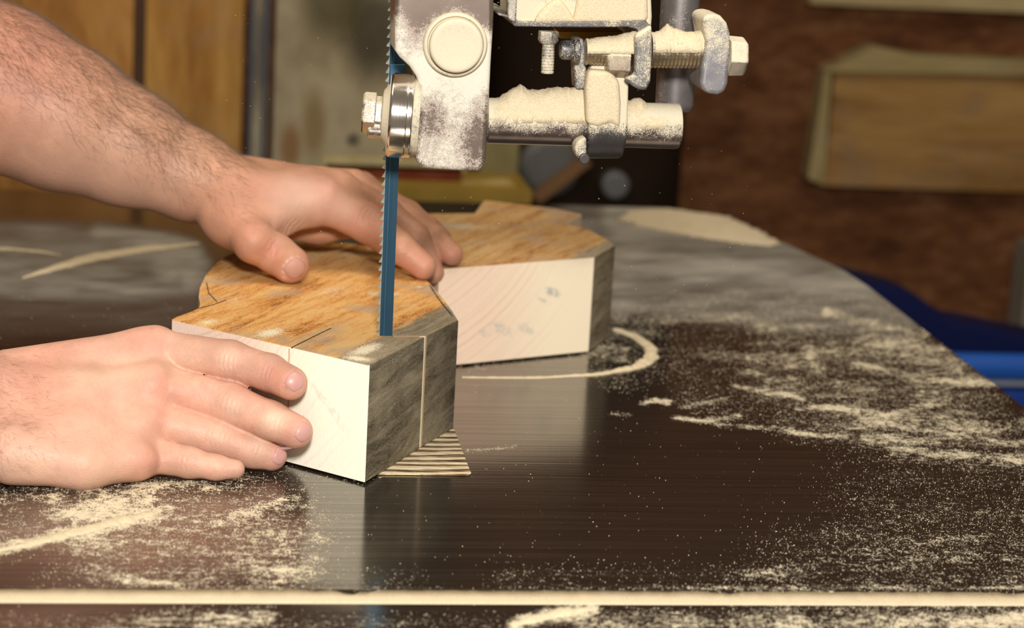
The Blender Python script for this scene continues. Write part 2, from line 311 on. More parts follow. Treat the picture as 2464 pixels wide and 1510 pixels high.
for j in range(len(ys)-1):
    if j == js-1: continue
    b = j*NX; i = np.arange(NX-1); Fc += np.stack([b+i, b+i+1, b+NX+i+1, b+NX+i], -1).tolist()
nV = len(V); extra = []; 
def ring(idx, dz):                         # skirt under an outline of grid indices
    global nV
    base = nV; P = V[idx].copy(); P[:, 2] -= dz; extra.append(P); nV += len(P); n = len(idx)
    return [[idx[i], idx[(i+1) % n], base+(i+1) % n, base+i] for i in range(n)], list(range(base, base+n))
n1 = js*NX; NY = len(ys)
o1 = [i for i in range(NX)]+[j*NX+NX-1 for j in range(1, js)]+[(js-1)*NX+i for i in range(NX-2, -1, -1)]+[j*NX for j in range(js-2, 0, -1)]
o2 = [n1+i for i in range(NX)]+[j*NX+NX-1 for j in range(js+1, NY)]+[(NY-1)*NX+i for i in range(NX-2, -1, -1)]+[j*NX for j in range(NY-2, js, -1)]
f1, b1 = ring(o1, .03); f2, b2 = ring(o2, .03); Fc += f1+[b1]+f2+[b2]
# slot floor
k0 = nV; extra.append(np.array([(-.32, S0-.001, TZ-.010), (.5065, S0-.001, TZ-.010), (.5065, S1+.001, TZ-.010), (-.32, S1+.001, TZ-.010), (-.32, S0-.001, TZ-.028), (.5065, S0-.001, TZ-.028), (.5065, S1+.001, TZ-.028), (-.32, S1+.001, TZ-.028)]))
Fc += [[k0, k0+1, k0+2, k0+3], [k0+7, k0+6, k0+5, k0+4], [k0, k0+4, k0+5, k0+1], [k0+1, k0+5, k0+6, k0+2], [k0+2, k0+6, k0+7, k0+3], [k0+3, k0+7, k0+4, k0]]
Vt = np.concatenate([V]+extra)
tm = M('milled_steel', .25)
ac = tm.attr('dust'); dd = tm.sep(ac, 0); ff = tm.sep(ac, 1)
fine = tm.noise(950, 2, .6); fine2 = tm.noise(2300, 2, .6); sp = tm.math('ADD', tm.math('MULTIPLY', fine, .6), tm.math('MULTIPLY', fine2, .4))
mid = tm.noise(260, 3, .65)
k = tm.math('ADD', dd, tm.math('ADD', tm.math('MULTIPLY', tm.math('SUBTRACT', sp, .5), 3.3), tm.math('MULTIPLY', tm.math('SUBTRACT', mid, .5), 1.7)))
k = tm.math('MULTIPLY', tm.step(k, .60, .92), tm.step(dd, .03, .12))
st = tm.noise(1., 3, .6, tm.map((4, 330, 1))); st2 = tm.noise(1., 3, .6, tm.map((9, 900, 1))); st3 = tm.noise(1, 3, .5, tm.map((2, 40, 1)))
steel = tm.ramp(st, [(.3, (.115, .105, .09)), (.7, (.28, .26, .23))]); steel = tm.mix(tm.math('MULTIPLY', st2, .5), steel, (.13, .10, .08))
steel = tm.mix(tm.math('MULTIPLY', ff, 1., clamp=True), steel, (.43, .40, .34))
col = tm.mix(k, steel, (.74, .64, .45)); tm.set('Base Color', col)
tm.set('Metallic', tm.math('MULTIPLY', tm.math('SUBTRACT', 1., k), tm.math('SUBTRACT', .93, tm.math('MULTIPLY', ff, .9), clamp=True)))
tm.set('Roughness', tm.math('ADD', tm.math('ADD', .15, tm.math('MULTIPLY', ff, .6)), tm.math('MULTIPLY', k, .6), clamp=True))
tm.bump(tm.math('ADD', st, tm.math('MULTIPLY', st2, .4)), .16, .0003); tm.bump(tm.math('MULTIPLY', k, fine2), .5, .0005)
ped = plain('painted_cast_iron', (.05, .05, .045), .6)
tb = build('saw_table', Vt, Fc, tm.m, origin=(.1, 1.25, TZ-.03), label='wide dark milled steel saw table strewn with sawdust, a long slot across its front', cat='saw table')
at_ = tb.data.color_attributes.new('dust', 'FLOAT_COLOR', 'POINT'); cd = np.zeros((len(Vt), 4), np.float32); cd[:, 3] = 1
cd[:len(V), 0] = dens.ravel(); cd[:len(V), 1] = film.ravel(); at_.data.foreach_set('color', cd.ravel())
MB().box((-.1, 1.05, FL), (.3, 1.6, TZ-.03)).make('pedestal', ped, tb, bevel=.02)

# dust that fills the slot
xs = np.linspace(-.319, .505, 900); rag = S1-.0004-.0022*np.clip(fbm(xs*60, xs*0, 5, 4)*1.8-.75, 0, 1)
bite = np.zeros_like(xs)
for px0, px1, dp in ((735, 790, .0016), (790, 912, .0040), (1700, 1790, .0026), (2400, 2464, .0018), (1240, 1500, .0006)):
    xa, xb = at(px0, 1425)[0], at(px1, 1425)[0]; bite += dp*np.clip(np.sin(np.clip((xs-xa)/(xb-xa), 0, 1)*math.pi), 0, 1)**.7
rag -= bite*(.7+.6*vnoise(xs*400, xs*0, 2))
rows = [np.stack([xs, np.full_like(xs, S0+.0002), np.full_like(xs, TZ-.006)], -1), np.stack([xs, S0+.0005+.0004*vnoise(xs*300, xs*0), np.full_like(xs, TZ-.0012)], -1),
        np.stack([xs, np.full_like(xs, S0+.004), TZ-.0004+.0004*vnoise(xs*200, xs*0, 4)], -1), np.stack([xs, np.full_like(xs, S0+.009), TZ-.0004+.0005*vnoise(xs*250, xs*0, 6)], -1),
        np.stack([xs, rag, TZ-.0003+.0003*vnoise(xs*300, xs*0, 8)], -1), np.stack([xs, rag+.0002, np.full_like(xs, TZ-.006)], -1)]
N = len(xs); Fc = [[j*N+i, j*N+i+1, (j+1)*N+i+1, (j+1)*N+i] for j in range(5) for i in range(N-1)]+[[5*N+i, 5*N+i+1, i+1, i] for i in range(N-1)]+[[j*N for j in range(6)], [j*N+N-1 for j in range(6)]]
build('sawdust_strip', np.concatenate(rows), Fc, SAWDUST, smooth=True, label='straight strip of pale packed sawdust filling the slot across the table front', cat='sawdust', kind='stuff')

def mound(name, pl, hw, h, label, rx=1., seed=0, n=160, m=15, jag=.5):
    pl = [at(*p)[:2] for p in pl]; seg = [np.linalg.norm(b-a) for a, b in zip(pl[:-1], pl[1:])]; cs = np.concatenate([[0], np.cumsum(seg)]); T = np.linspace(0, cs[-1], n)
    X = np.interp(T, cs, [p[0] for p in pl]); Y = np.interp(T, cs, [p[1] for p in pl])
    k = np.ones(9)/9; Xp = np.convolve(np.pad(X, 4, 'edge'), k, 'valid'); Yp = np.convolve(np.pad(Y, 4, 'edge'), k, 'valid')
    dx = np.gradient(Xp); dy = np.gradient(Yp); l = np.hypot(dx, dy); nx, ny = -dy/l, dx/l
    hwv = np.interp(np.linspace(0, 1, n), np.linspace(0, 1, len(hw)), hw)*(1-jag/2+jag*fbm(T*250, T*0, seed, 4))
    V = []; 
    for j in range(m):
        t = j/(m-1)*2-1; jj = 1+.25*(vnoise(T*900, T*0+j, seed+3)-.5)*(abs(t) > .5)
        z = h*(1-t*t)*(hwv/max(hw))*(.55+.9*fbm(T*400, T*0+j*.7, seed+5, 3)); z = z if abs(t) < 1 else z*0
        V.append(np.stack([Xp+nx*hwv*t*jj, Yp+ny*hwv*t*jj, TZ+.00008+z], -1))
    V = np.concatenate(V); Fc = [[j*n+i, j*n+i+1, (j+1)*n+i+1, (j+1)*n+i] for j in range(m-1) for i in range(n-1)]
    Vb = V.copy(); Vb[:, 2] = TZ+.00003; Fb = [[a+len(V) for a in f[::-1]] for f in Fc]
    return build(name, np.concatenate([V, Vb]), Fc+Fb, SAWDUST, smooth=True, label=label, cat='sawdust', kind='stuff')
mound('sawdust_ridge', [(1108, 908), (1200, 909), (1300, 909), (1440, 901), (1530, 884), (1568, 862), (1566, 836), (1530, 810), (1478, 792)], [.0012, .0016, .0022, .0046, .0042, .003], .0022, 'curved ridge of sawdust swept round the foot of the back wood block', seed=2, n=260)
mound('sawdust_drift', [(1575, 506), (1620, 525), (1700, 548), (1790, 572), (1870, 590)], [.03, .05, .045, .03, .008], .003, 'broad pale sawdust drift near the far right corner of the table', seed=5)
mound('sawdust_streak', [(50, 670), (120, 648), (220, 620), (340, 600), (480, 585)], [.001, .006, .009, .008, .002], .002, 'long pale diagonal sawdust streak at far left of the table', seed=8)
mound('sawdust_streak', [(-60, 596), (40, 600), (100, 606), (150, 614)], [.003, .004, .003, .001], .001, 'short sawdust streak at the left edge of the photo above the long one', seed=9)
mound('sawdust_heap', [(-40, 1330), (40, 1315), (140, 1290), (250, 1262), (390, 1228)], [.0022, .003, .0045, .006, .001], .0012, 'thick sawdust streak in front of the lower hand at bottom left', seed=11, jag=.9)
mound('sawdust_heap', [(1225, 1506), (1290, 1488), (1360, 1472), (1440, 1464)], [.002, .004, .004, .001], .0012, 'small sawdust heap at the bottom edge in front of the slot', seed=13, jag=.9)

# loose grains, real specks scattered where the dust lies
cell = dens.ravel()*1.; w_ = np.where((PYg.ravel() > 700) & (PXg.ravel() > -60) & (PXg.ravel() < 2500) & (PYg.ravel() < 1540), cell**1.0+.012, 0)
dy_ = np.gradient(ys); w_ = w_*np.repeat(dy_, NX)
pk = rng.choice(len(w_), 34000, p=w_/w_.sum()); gx = GX.ravel()[pk]+rng.normal(0, .0012, len(pk)); gy = GY.ravel()[pk]+rng.normal(0, .0012, len(pk))
ok = ~((gy > S0-.0006) & (gy < S1+.0006)) & (gx < .503); gx, gy = gx[ok], gy[ok]
def grains(name, P, r0, r1, mat, **k):
    n = len(P); r = rng.uniform(0, 1, n)**2*(r1-r0)+r0; T = np.array([(1, 0, -.45), (-.5, .87, -.45), (-.5, -.87, -.45), (0, 0, .75)])
    a = rng.uniform(0, 6.28, n); ca, sa = np.cos(a), np.sin(a); V = np.zeros((n, 4, 3))
    for q in range(4):
        V[:, q, 0] = P[:, 0]+r*(T[q, 0]*ca-T[q, 1]*sa)*rng.uniform(.7, 1.4, n); V[:, q, 1] = P[:, 1]+r*(T[q, 0]*sa+T[q, 1]*ca); V[:, q, 2] = P[:, 2]+r*T[q, 2]
    b = np.arange(n)[:, None]*4; Fc = np.concatenate([b+np.array(f) for f in ((0, 2, 1), (0, 1, 3), (1, 2, 3), (2, 0, 3))]).tolist()
    return build(name, V.reshape(-1, 3), Fc, mat, kind='stuff', **k)
GR = plain('sawdust_grain', (.66, .57, .40), .8, 0, .2, 300, .3)
grains('sawdust_grains', np.stack([gx, gy, np.full_like(gx, TZ+.00018)], -1), .00009, .00034, GR, label='loose grains of sawdust sprinkled over the whole steel table', cat='sawdust')
P = np.array([atD(rng.uniform(540, 1800), rng.uniform(-10, 700), rng.uniform(1.08, 1.3)) for _ in range(170)])
grains('flying_sawdust', P, .00012, .0003, GR, label='fine specks of sawdust flying in the air around the blade', cat='sawdust')

# ------------------------------------------------------------------ wood blocks
A_ = at(889, 878, .064); L_ = at(413, 768, .064); B_ = at(1104, 770, .064)
gd = (B_-A_)/np.linalg.norm(B_-A_); gang = math.atan2(gd[1], gd[0])      # grain runs along the grey side
hd = np.array([gd[1], -gd[0], 0])
def wood_top(name, G, off, dustspots, c=((.24, .09, .025), (.58, .25, .06), (.72, .43, .16)), width=.022):
    m = M(name, .85, spec=.12); v = m.map((9, 90, 90), (0, 0, -gang)); v2 = m.map((45, 220, 220), (0, 0, -gang))
    n = m.noise(1, 5, .6, v, .4); n2 = m.noise(1, 5, .7, v2, 1.); f = m.noise(1400, 3, .7); b = m.noise(28, 3, .5)
    s = m.math('ADD', m.math('ADD', m.math('MULTIPLY', n, .35), m.math('MULTIPLY', n2, .33)), m.math('MULTIPLY', f, .36))
    col = m.ramp(s, [(.425, c[0]), (.47, c[1]), (.56, c[2]), (.70, (.66, .50, .26))])
    col = m.mix(m.math('MULTIPLY', m.step(b, .52, .68), .62), col, (.40, .31, .23))
    dg = m.dot(m.pos, -hd, float(off)); dg = m.math('ADD', dg, m.math('MULTIPLY', m.math('SUBTRACT', n2, .5), .006))
    gray = m.ramp(s, [(.36, (.10, .08, .05)), (.5, (.25, .20, .13)), (.64, (.42, .35, .23))])
    col = m.mix(m.step(dg, width*1.12, width*.8), col, gray)
    lt = m.math('ADD', m.math('MULTIPLY', m.step(f, .60, .72), .5), 0.)
    col = m.mix(lt, col, (.82, .62, .38))
    for (px, py, r, sx, dr, am) in dustspots:
        q = m.math('MULTIPLY', m.spot(at(px, py, .064), r, sx, dr), am); q = m.step(m.math('ADD', q, m.math('MULTIPLY', m.math('SUBTRACT', f, .5), 1.3)), .3, .7)
        col = m.mix(q, col, (.84, .74, .54))
    m.set('Base Color', col); m.bump(s, .5, .0012); m.bump(f, .25, .0005); return m.m
off1 = float(hd@A_)
X1 = (1, .15, 0)
top1 = wood_top('weathered_top', A_, off1, [(925, 707, .012, 1.6, X1, .75), (650, 800, .012, 2.2, gd, .8), (500, 775, .012, 2, gd, .6), (880, 840, .010, 3, gd, .95), (860, 862, .010, 1.5, hd, .9), (1010, 690, .006, 1, X1, .6), (800, 700, .02, 2, gd, .45), (700, 620, .04, 1.6, X1, .5), (850, 610, .03, 1.5, X1, .45), (560, 720, .02, 2, gd, .4)])
def end_grain(name, cen, left, right, marks=(), b1=(.77, .58, .47), b2=(.94, .90, .73)):
    m = M(name, .85, spec=.08)
    n = m.t.nodes.new('ShaderNodeVectorMath'); n.operation = 'DISTANCE'; m._in(n.inputs[0], m.pos); n.inputs[1].default_value = tuple(cen)
    d = m.math('ADD', n.outputs['Value'], m.math('MULTIPLY', m.noise(18, 2), .006))
    w = m.noise(1, 2, .5, m.map((1, 0, 0), src=None)); sx_ = m.t.nodes.new('ShaderNodeCombineXYZ'); m._in(sx_.inputs[0], d)
    ringn = m.noise(380, 3, .6, sx_.outputs[0]); fine = m.noise(900, 3, .6, m.map((1, 1, .3)))
    t = m.dot(m.pos, (right-left)/np.dot(right-left, right-left), -float(left@(right-left)/np.dot(right-left, right-left)))
    base = m.mix(m.step(t, .25, .8), b1, b2)
    amt = m.math('MULTIPLY', m.step(ringn, .48, .66), m.math('SUBTRACT', .55, m.math('MULTIPLY', m.step(t, .25, .9), .47)))
    col = m.mix(amt, base, (.62, .34, .2)); col = m.mix(m.math('MULTIPLY', fine, .25), col, (.93, .86, .72))
    for (p, r, sx, dr, am) in marks:
        q = m.math('MULTIPLY', m.step(m.spot(p, r, sx, dr), .1, .8), m.math('MULTIPLY', m.step(m.noise(300, 2, .6), .35, .6), am)); col = m.mix(q, col, (.42, .42, .38))
    m.set('Base Color', col); m.bump(fine, .3, .0006); m.bump(ringn, .12, .0005); return m.m
fn = np.array([(L_-A_)[1], -(L_-A_)[0], 0]); fn /= np.linalg.norm(fn); fn = fn if fn@(C-A_) > 0 else -fn
def onface(x, y, P, nn): d = ray(x, y); return C+d*(((P-C)@nn)/(d@nn))
eg1 = end_grain('fresh_cut_face', onface(430, 560, A_, fn), L_, A_, [(onface(800, 990, A_, fn), .004, 6, onface(840, 1040, A_, fn)-onface(770, 940, A_, fn), .35), (onface(760, 940, A_, fn), .003, 4, onface(840, 1040, A_, fn)-onface(770, 940, A_, fn), .25)])
def weathered(name, c=((.07, .055, .035), (.21, .17, .11), (.36, .30, .2))):
    m = M(name, .88, spec=.15); v = m.map((22, 22, 120), (0, math.radians(12), -gang)); n = m.noise(1, 6, .7, v, .7); f = m.noise(1200, 3, .7, m.map((.5, .5, 1.3))); b = m.noise(30, 3)
    s = m.math('ADD', m.math('ADD', m.math('MULTIPLY', n, .55), m.math('MULTIPLY', b, .2)), m.math('MULTIPLY', f, .25))
    col = m.ramp(s, [(.38, c[0]), (.5, c[1]), (.63, c[2])]); col = m.mix(m.math('MULTIPLY', m.step(f, .62, .72), .7), col, (.66, .57, .4))
    m.set('Base Color', col); m.bump(s, .7, .002); return m.m
grey = weathered('weathered_grey_side')
sidew = M('sawn_side', .85); sidew.set('Base Color', sidew.mix(sidew.noise(300), (.62, .48, .32), (.8, .68, .5))); sidew = sidew.m
def block(name, pts, mats, side_mat, z0=.0012, z1=.064, **k):
    T = [at(x, y, z1) for x, y in pts]; Bq = [np.array([p[0], p[1], TZ+z0]) for p in T]; n = len(T)
    V = T+Bq; Fc = [list(range(n)), list(range(n, 2*n))[::-1]]+[[i, n+i, n+(i+1) % n, (i+1) % n] for i in range(n)]
    return build(name, V, Fc, mats, mids=[0, 0]+side_mat, bevel=.0004, seg=1, **k), T
pts1 = [(889, 878), (1022, 810.1), (946, 810.6), (946, 807.4), (1027, 807.1), (1103, 770), (1088, 746), (1062, 712), (1036, 682), (1000, 650), (960, 620), (900, 592), (820, 582), (740, 582), (660, 586), (590, 598), (545, 614), (516, 636), (494, 662), (481, 690), (478, 712), (482, 730), (478, 740), (462, 748), (440, 756), (425, 761), (413, 768)]
sm1 = [1]+[4, 4, 4]+[1, 3, 3, 3]+[3]*18+[2]
kerf = plain('pale_kerf', (.85, .76, .58), .9); kdark = plain('cut_wall', (.3, .2, .1), .9)
blk1, T1 = block('wood_block', pts1, [top1, grey, eg1, sidew, kdark], sm1, label='front wood block with orange weathered top, being cut by the blade', cat='wood block')
# sawdust packed in the cut
kp = [(1022, 811.5), (948, 811.5), (948, 806.5), (1028, 806.5)]
T = [at(x, y, .0636) for x, y in [(1021.8, 810.1), (1010, 810.2), (1010, 807.5), (1026.5, 807.3)]]
MB().prism(T, [np.array([p[0], p[1], TZ+.0014]) for p in T]).make('kerf_dust', kerf, blk1, label='pale line of sawdust packed in the saw cut')
def ribbon(name, pl, wd_, z, mat, parent, jag=.4, dz=.00025, **k):
    P = []
    for (x0, y0), (x1, y1) in zip(pl[:-1], pl[1:]):
        for t in np.linspace(0, 1, 14)[:-1]: P.append(at(x0+(x1-x0)*t, y0+(y1-y0)*t, z))
    P = np.array(P); d = np.gradient(P, axis=0); d /= np.linalg.norm(d, axis=1)[:, None]; nn = np.stack([-d[:, 1], d[:, 0], d[:, 0]*0], -1)
    ww = wd_*(1-jag+2*jag*rng.uniform(0, 1, len(P)))[:, None]; V = np.concatenate([P+nn*ww, P-nn*ww]); V[:, 2] += dz; n = len(P)
    V2 = V.copy(); V2[:, 2] -= .0005; V = np.concatenate([V, V2]); m = 2*n
    Fc = [[i, i+1, n+i+1, n+i] for i in range(n-1)]+[[m+i, m+n+i, m+n+i+1, m+i+1] for i in range(n-1)]+[[i, m+i, m+i+1, i+1] for i in range(n-1)]+[[n+i, n+i+1, m+n+i+1, m+n+i] for i in range(n-1)]
    return build(name, V, Fc, mat, parent, **k)
pencil = plain('pencil_lead', (.035, .032, .03), .7)
ribbon('pencil_line', [(1034, 686), (1052, 714), (1070, 738), (1090, 762)], .00042, .064, pencil, blk1, label='dark curved pencil line by the grey corner')
ribbon('pencil_line', [(478, 742), (510, 734), (548, 721)], .00032, .064, pencil, blk1, label='short pencil line at the left notch')
ribbon('pencil_line', [(497, 680), (502, 705), (524, 728)], .00026, .064, pencil, blk1, label='faint pencil curve at the left lobe')
ribbon('pencil_line', [(702, 836), (750, 812), (800, 788)], .00032, .064, pencil, blk1, label='thin straight pencil line on the orange top')
# vertical pencil tick on the pale face
q0 = onface(696, 838, A_, fn)+fn*.0001; q1 = onface(694, 985, A_, fn)+fn*.0001; e = (A_-L_)/np.linalg.norm(A_-L_)*.0004
MB().prism([q0-e, q0+e, q1+e, q1-e], [p-fn*.0004 for p in (q0-e, q0+e, q1+e, q1-e)]).make('guide_mark', plain('pink_mark', (.62, .36, .24), .8), blk1, label='thin reddish vertical line on the pale face')

top2 = wood_top('weathered_top_back', A_, float(hd@at(1430, 618, .064)), [(1130, 545, .03, 1.5, X1, .5), (1220, 560, .03, 2, X1, .3)], ((.22, .10, .035), (.46, .23, .08), (.56, .36, .16)), .012)
pA = at(1430, 618, .064); pL = at(1057, 645, .064); fn2 = np.array([(pL-pA)[1], -(pL-pA)[0], 0]); fn2 /= np.linalg.norm(fn2); fn2 = fn2 if fn2@(C-pA) > 0 else -fn2
sd2 = onface(1345, 712, pA, fn2)-onface(1300, 692, pA, fn2)
eg2 = end_grain('fresh_cut_face_back', onface(900, 330, pA, fn2), pL, pA, [(onface(1328, 702, pA, fn2), .0045, 2.4, sd2, .9), (onface(1305, 722, pA, fn2), .002, 5, sd2, .6), (onface(1205, 790, pA, fn2), .006, 2.5, sd2, .6), (onface(1165, 800, pA, fn2), .004, 2, sd2, .5), (onface(1265, 790, pA, fn2), .005, 2.5, sd2, .5)], (.78, .58, .43), (.85, .72, .52))
pts2 = [(1430, 618), (1480, 590), (1462, 576), (1420, 554), (1362, 537), (1400, 515), (1330, 500), (1240, 490), (1165, 481), (1142, 513), (1040, 513), (950, 514), (900, 530), (960, 580), (1057, 646)]
blk2, T2 = block('wood_block', pts2, [top2, weathered('grey_side_back'), eg2, sidew], [1, 1, 3, 3, 3, 3, 3, 3, 3, 3, 3, 3, 3, 2, 2], label='back wood block with a wide pale cut face, behind the blade', cat='wood block')
bpy.context.view_layer.update()

# ribbed plate under the front block
pp = [at(*p) for p in ((1091, 1030), (1130, 1132), (1134, 1140), (1128, 1145), (905, 1143), (760, 1110), (870, 1025))]
rm = M('ribbed_wood', .8); yv = rm.sep(rm.pos, 1)
gw = rm.math('SINE', rm.math('ADD', rm.math('MULTIPLY', yv, 2*math.pi/.0088), rm.math('MULTIPLY', rm.noise(1, 3, .5, rm.map((30, 70, 1))), 7)))
gf = rm.noise(1, 4, .6, rm.map((60, 600, 1)))
s = rm.math('ADD', rm.math('MULTIPLY', gw, .32), rm.math('MULTIPLY', rm.math('SUBTRACT', gf, .5), 1.1))
rm.set('Base Color', rm.ramp(rm.math('ADD', s, .5), [(.14, (.07, .03, .012)), (.30, (.26, .15, .06)), (.42, (.30, .25, .17)), (.50, (.66, .52, .29)), (.85, (.82, .70, .46))])); rm.bump(s, 1., .0025)
plate = MB().prism([p+np.array([0, 0, .0010]) for p in pp], [p+np.array([0, 0, .0001]) for p in pp]).make('table_insert', rm.m, None, bevel=.0003, seg=1, label='pale ribbed wooden insert with a rounded corner poking out under the front block', cat='table insert')

# ------------------------------------------------------------------ saw blade
bt = at(944, 808, .064); BY = bt[1]
blm = M('blued_steel', .42, .55); bs = blm.noise(1, 3, .6, blm.map((300, 300, 6))); blm.set('Base Color', blm.mix(bs, (.010, .038, .065), (.024, .078, .125)))
blm.bump(bs, .2, .0003)
# edges of the blade at two heights (photo), extended
def bl(x, y): return atY(x, y, BY)
pr = (bl(975, -5)-bl(944, 808)); R0 = bl(944, 808); L0 = bl(913, 808); up_ = pr/pr[2]
zt, zb = TZ+.46, TZ-.10
E = lambda base, z: base+up_*(z-base[2])
thk = .0006
R0 = R0+np.array([0, 0, 0])
wv = R0-L0; wv[2] = 0
Lb, Lt = E(L0, zb), E(L0, zt); Rb, Rt = E(R0, zb), E(R0, zt)
dpy = np.array([0, thk, 0])
blade = empty('saw_band', (R0[0], BY, TZ+.064), label='narrow blue steel band saw blade cutting down into the front block', cat='saw blade')
MB().prism([Lb, Rb, Rt, Lt], [p+dpy for p in (Lb, Rb, Rt, Lt)]).make('band', blm.m, blade)
e1 = Lb+wv*.30; e2 = Lt+wv*.30; e3 = Lb+wv*.36; e4 = Lt+wv*.36; fy = np.array([0, -.00025, 0])
MB().prism([e1+fy, e3+fy, e4+fy, e2+fy], [p+np.array([0, .0002, 0]) for p in (e1, e3, e4, e2)]).make('gullet_line', plain('pale_blue_edge', (.04, .12, .2), .4, .6), blade)
pitch = .0046; nt = int((zt-TZ-.055)/pitch); tmb = MB(); tw = .0019
for k_ in range(nt):
    z = TZ+.058+k_*pitch; p0 = E(L0, z); p1 = E(L0, z+pitch); b = 1 if k_ % 2 else -1; yo = np.array([0, b*.0004, 0])
    O = [p0, p0+np.array([-tw, 0, pitch*.10])+yo, p0+np.array([-tw*.85, 0, pitch*.28])+yo, p0+np.array([-tw*.25, 0, pitch*.62]), p1]
    tmb.prism(O, [q+dpy for q in O])
tmb.make('teeth', plain('bright_tooth_steel', (.42, .45, .42), .35, .6), blade)

# ------------------------------------------------------------------ blade guide
GY0 = BY-.045                               # front plane of the guide arm
def g(x, y, dy=0.): return atY(x, y, GY0+dy)
S = np.linalg.norm(g(1101, 0)-g(1001, 0))/100       # metres per photo px here
guide = empty('blade_guide', g(1090, 412), label='dusty steel blade guide hanging over the table with bearing, rod and clamp', cat='blade guide')
def gslab(name, pts, dy, dep, mat, parent=guide, bevel=.003, seg=4, **k):
    P = [g(x, y, dy) for x, y in pts]; return MB().prism(P, [p+np.array([0, dep, 0]) for p in P]).make(name, mat, parent, bevel=bevel, seg=seg, **k)
zA = g(1090, 330)[2]; zB = g(1090, 230)[2]; zC = g(1090, 60)[2]
def arm_metal():
    m = M('guide_arm_metal', .3); big = m.noise(30, 4, .6); fine = m.noise(1700, 3, .8); mid = m.noise(300, 3, .6); z = m.sep(m.pos, 2)
    prof = m.ramp(m.math('DIVIDE', m.math('SUBTRACT', z, float(g(1090, 412)[2])), float(g(1090, 0)[2]-g(1090, 412)[2])), [(0., .42), (.25, .44), (.38, .78), (.55, .92), (.8, .78), (.88, .42), (.97, .0)])
    s = m.math('ADD', prof, m.math('ADD', m.math('MULTIPLY', m.math('SUBTRACT', big, .5), 1.2), m.math('ADD', m.math('MULTIPLY', m.math('SUBTRACT', fine, .5), 1.5), m.math('MULTIPLY', m.math('SUBTRACT', mid, .5), .7))))
    for (px, py, r, sx, am) in ((1042, 268, .009, 1.6, .62), (1168, 235, .009, 2.5, .6), (1000, 60, .010, 2.4, .45), (1172, 30, .010, 2, .5), (1150, 340, .010, 1.5, .4), (1085, 190, .012, 1, .25)):
        s = m.math('SUBTRACT', s, m.math('MULTIPLY', m.spot(g(px, py), r, sx, (0, 0, 1)), am))
    k = m.step(s, .16, .74); m.set('Base Color', m.mix(k, m.mix(big, (.17, .125, .10), (.40, .32, .27)), m.mix(fine, (.56, .51, .43), (.80, .74, .61))))
    m.set('Metallic', m.math('MULTIPLY', m.math('SUBTRACT', 1., k), .8)); m.set('Roughness', m.math('ADD', .32, m.math('MULTIPLY', k, .5))); m.bump(m.math('MULTIPLY', fine, k), .35, .0006); return m.m
GM = arm_metal()
gslab('guide_arm', [(952, -160), (950, 40), (951, 122), (962, 138), (986, 160), (1003, 185), (1010, 215), (1008, 300), (1000, 375), (1003, 395), (1016, 405), (1080, 410), (1150, 413), (1162, 408), (1170, 380), (1176, 280), (1182, 150), (1189, 40), (1188, -160)], 0, .032, GM, bevel=.0035, seg=5)
cc = g(1095, 107); 
capm = dusty_metal('dusty_cap', 1.25, 0, (.2, .16, .13), patch=30)
MB().lathe(cc+np.array([0, .002, 0]), (0, -1, 0), [(0, 79*S), (.0035, 78*S), (.0048, 74*S), (.005, 69*S), (.0035, 67*S), (.003, 30*S)], 64).make('boss_ring', dusty_metal('dusty_boss', 1.1, .2, patch=40), guide, smooth=False, bevel=.0004)
cp = MB().lathe(cc-np.array([0, .0008, 0]), (0, -1, 0), [(0, 60*S), (.003, 65*S), (.0052, 65*S), (.0066, 63*S), (.0072, 58*S), (.0069, 50*S), (.0067, 20*S)], 64).make('pivot_cap', capm, guide, smooth=True, label='round dusty cap on the guide arm')
# bearing on a horizontal axis, turned slightly to the left
bx = np.array([1.0, -.10, -.035]); bx /= np.linalg.norm(bx); bc_ = atY(941, 283, GY0+.0)+np.array([0, .010, 0]); Rb_ = 103*S
chrome = M('polished_steel', .1, 1.); chrome.set('Base Color', (.82, .76, .68)); cn = chrome.noise(1, 3, .6, chrome.map((1500, 3, 3))); chrome.set('Roughness', chrome.math('ADD', .07, chrome.math('MULTIPLY', cn, .14)))
brg = MB().lathe(bc_, bx, [(-.0002, Rb_*.96), (.0006, Rb_*.99), (.0012, Rb_), (.0085, Rb_), (.0088, Rb_*.985), (.0112, Rb_*.985), (.0118, Rb_*.96)], 96).make('bearing', chrome.m, guide, bevel=.0002, seg=2, label='polished round guide bearing')
MB().lathe(bc_-bx*.0006, bx, [(0, Rb_*.4), (0, Rb_*.93), (.0009, Rb_*.97)], 72).make('side_shield', dusty_metal('dusty_shield', 1.2, 0, patch=80), brg)
MB().lathe(bc_+bx*.0118, bx, [(0, Rb_*.9), (.002, Rb_*.94), (.0035, Rb_*.9)], 72).make('seal', dusty_metal('seal', .75, .3, (.3, .27, .24)), brg)
dm = dusty_metal('dusty_bolt', .32, .6, (.45, .42, .38), .22, .95, 90)
bolt = MB().lathe(bc_-bx*.014, bx, [(0, 46*S), (.0012, 52*S), (.0068, 52*S), (.0068, 44*S), (.0102, 44*S)], 6, .3).make('axle_bolt', dm, guide, bevel=.0005, seg=2)
MB().lathe(bc_-bx*.0045, bx, [(0, 38*S), (.001, 60*S), (.004, 78*S)], 40).make('washer', dusty_metal('dusty_washer', 1.2, .2), bolt, smooth=False)
MB().lathe(bc_-bx*.0108+np.array([0, -.001, -.0065]), bx, [(0, 28*S), (.0006, 30*S), (.009, 30*S)], 24).make('axle_nub', dm, bolt, bevel=.0004)
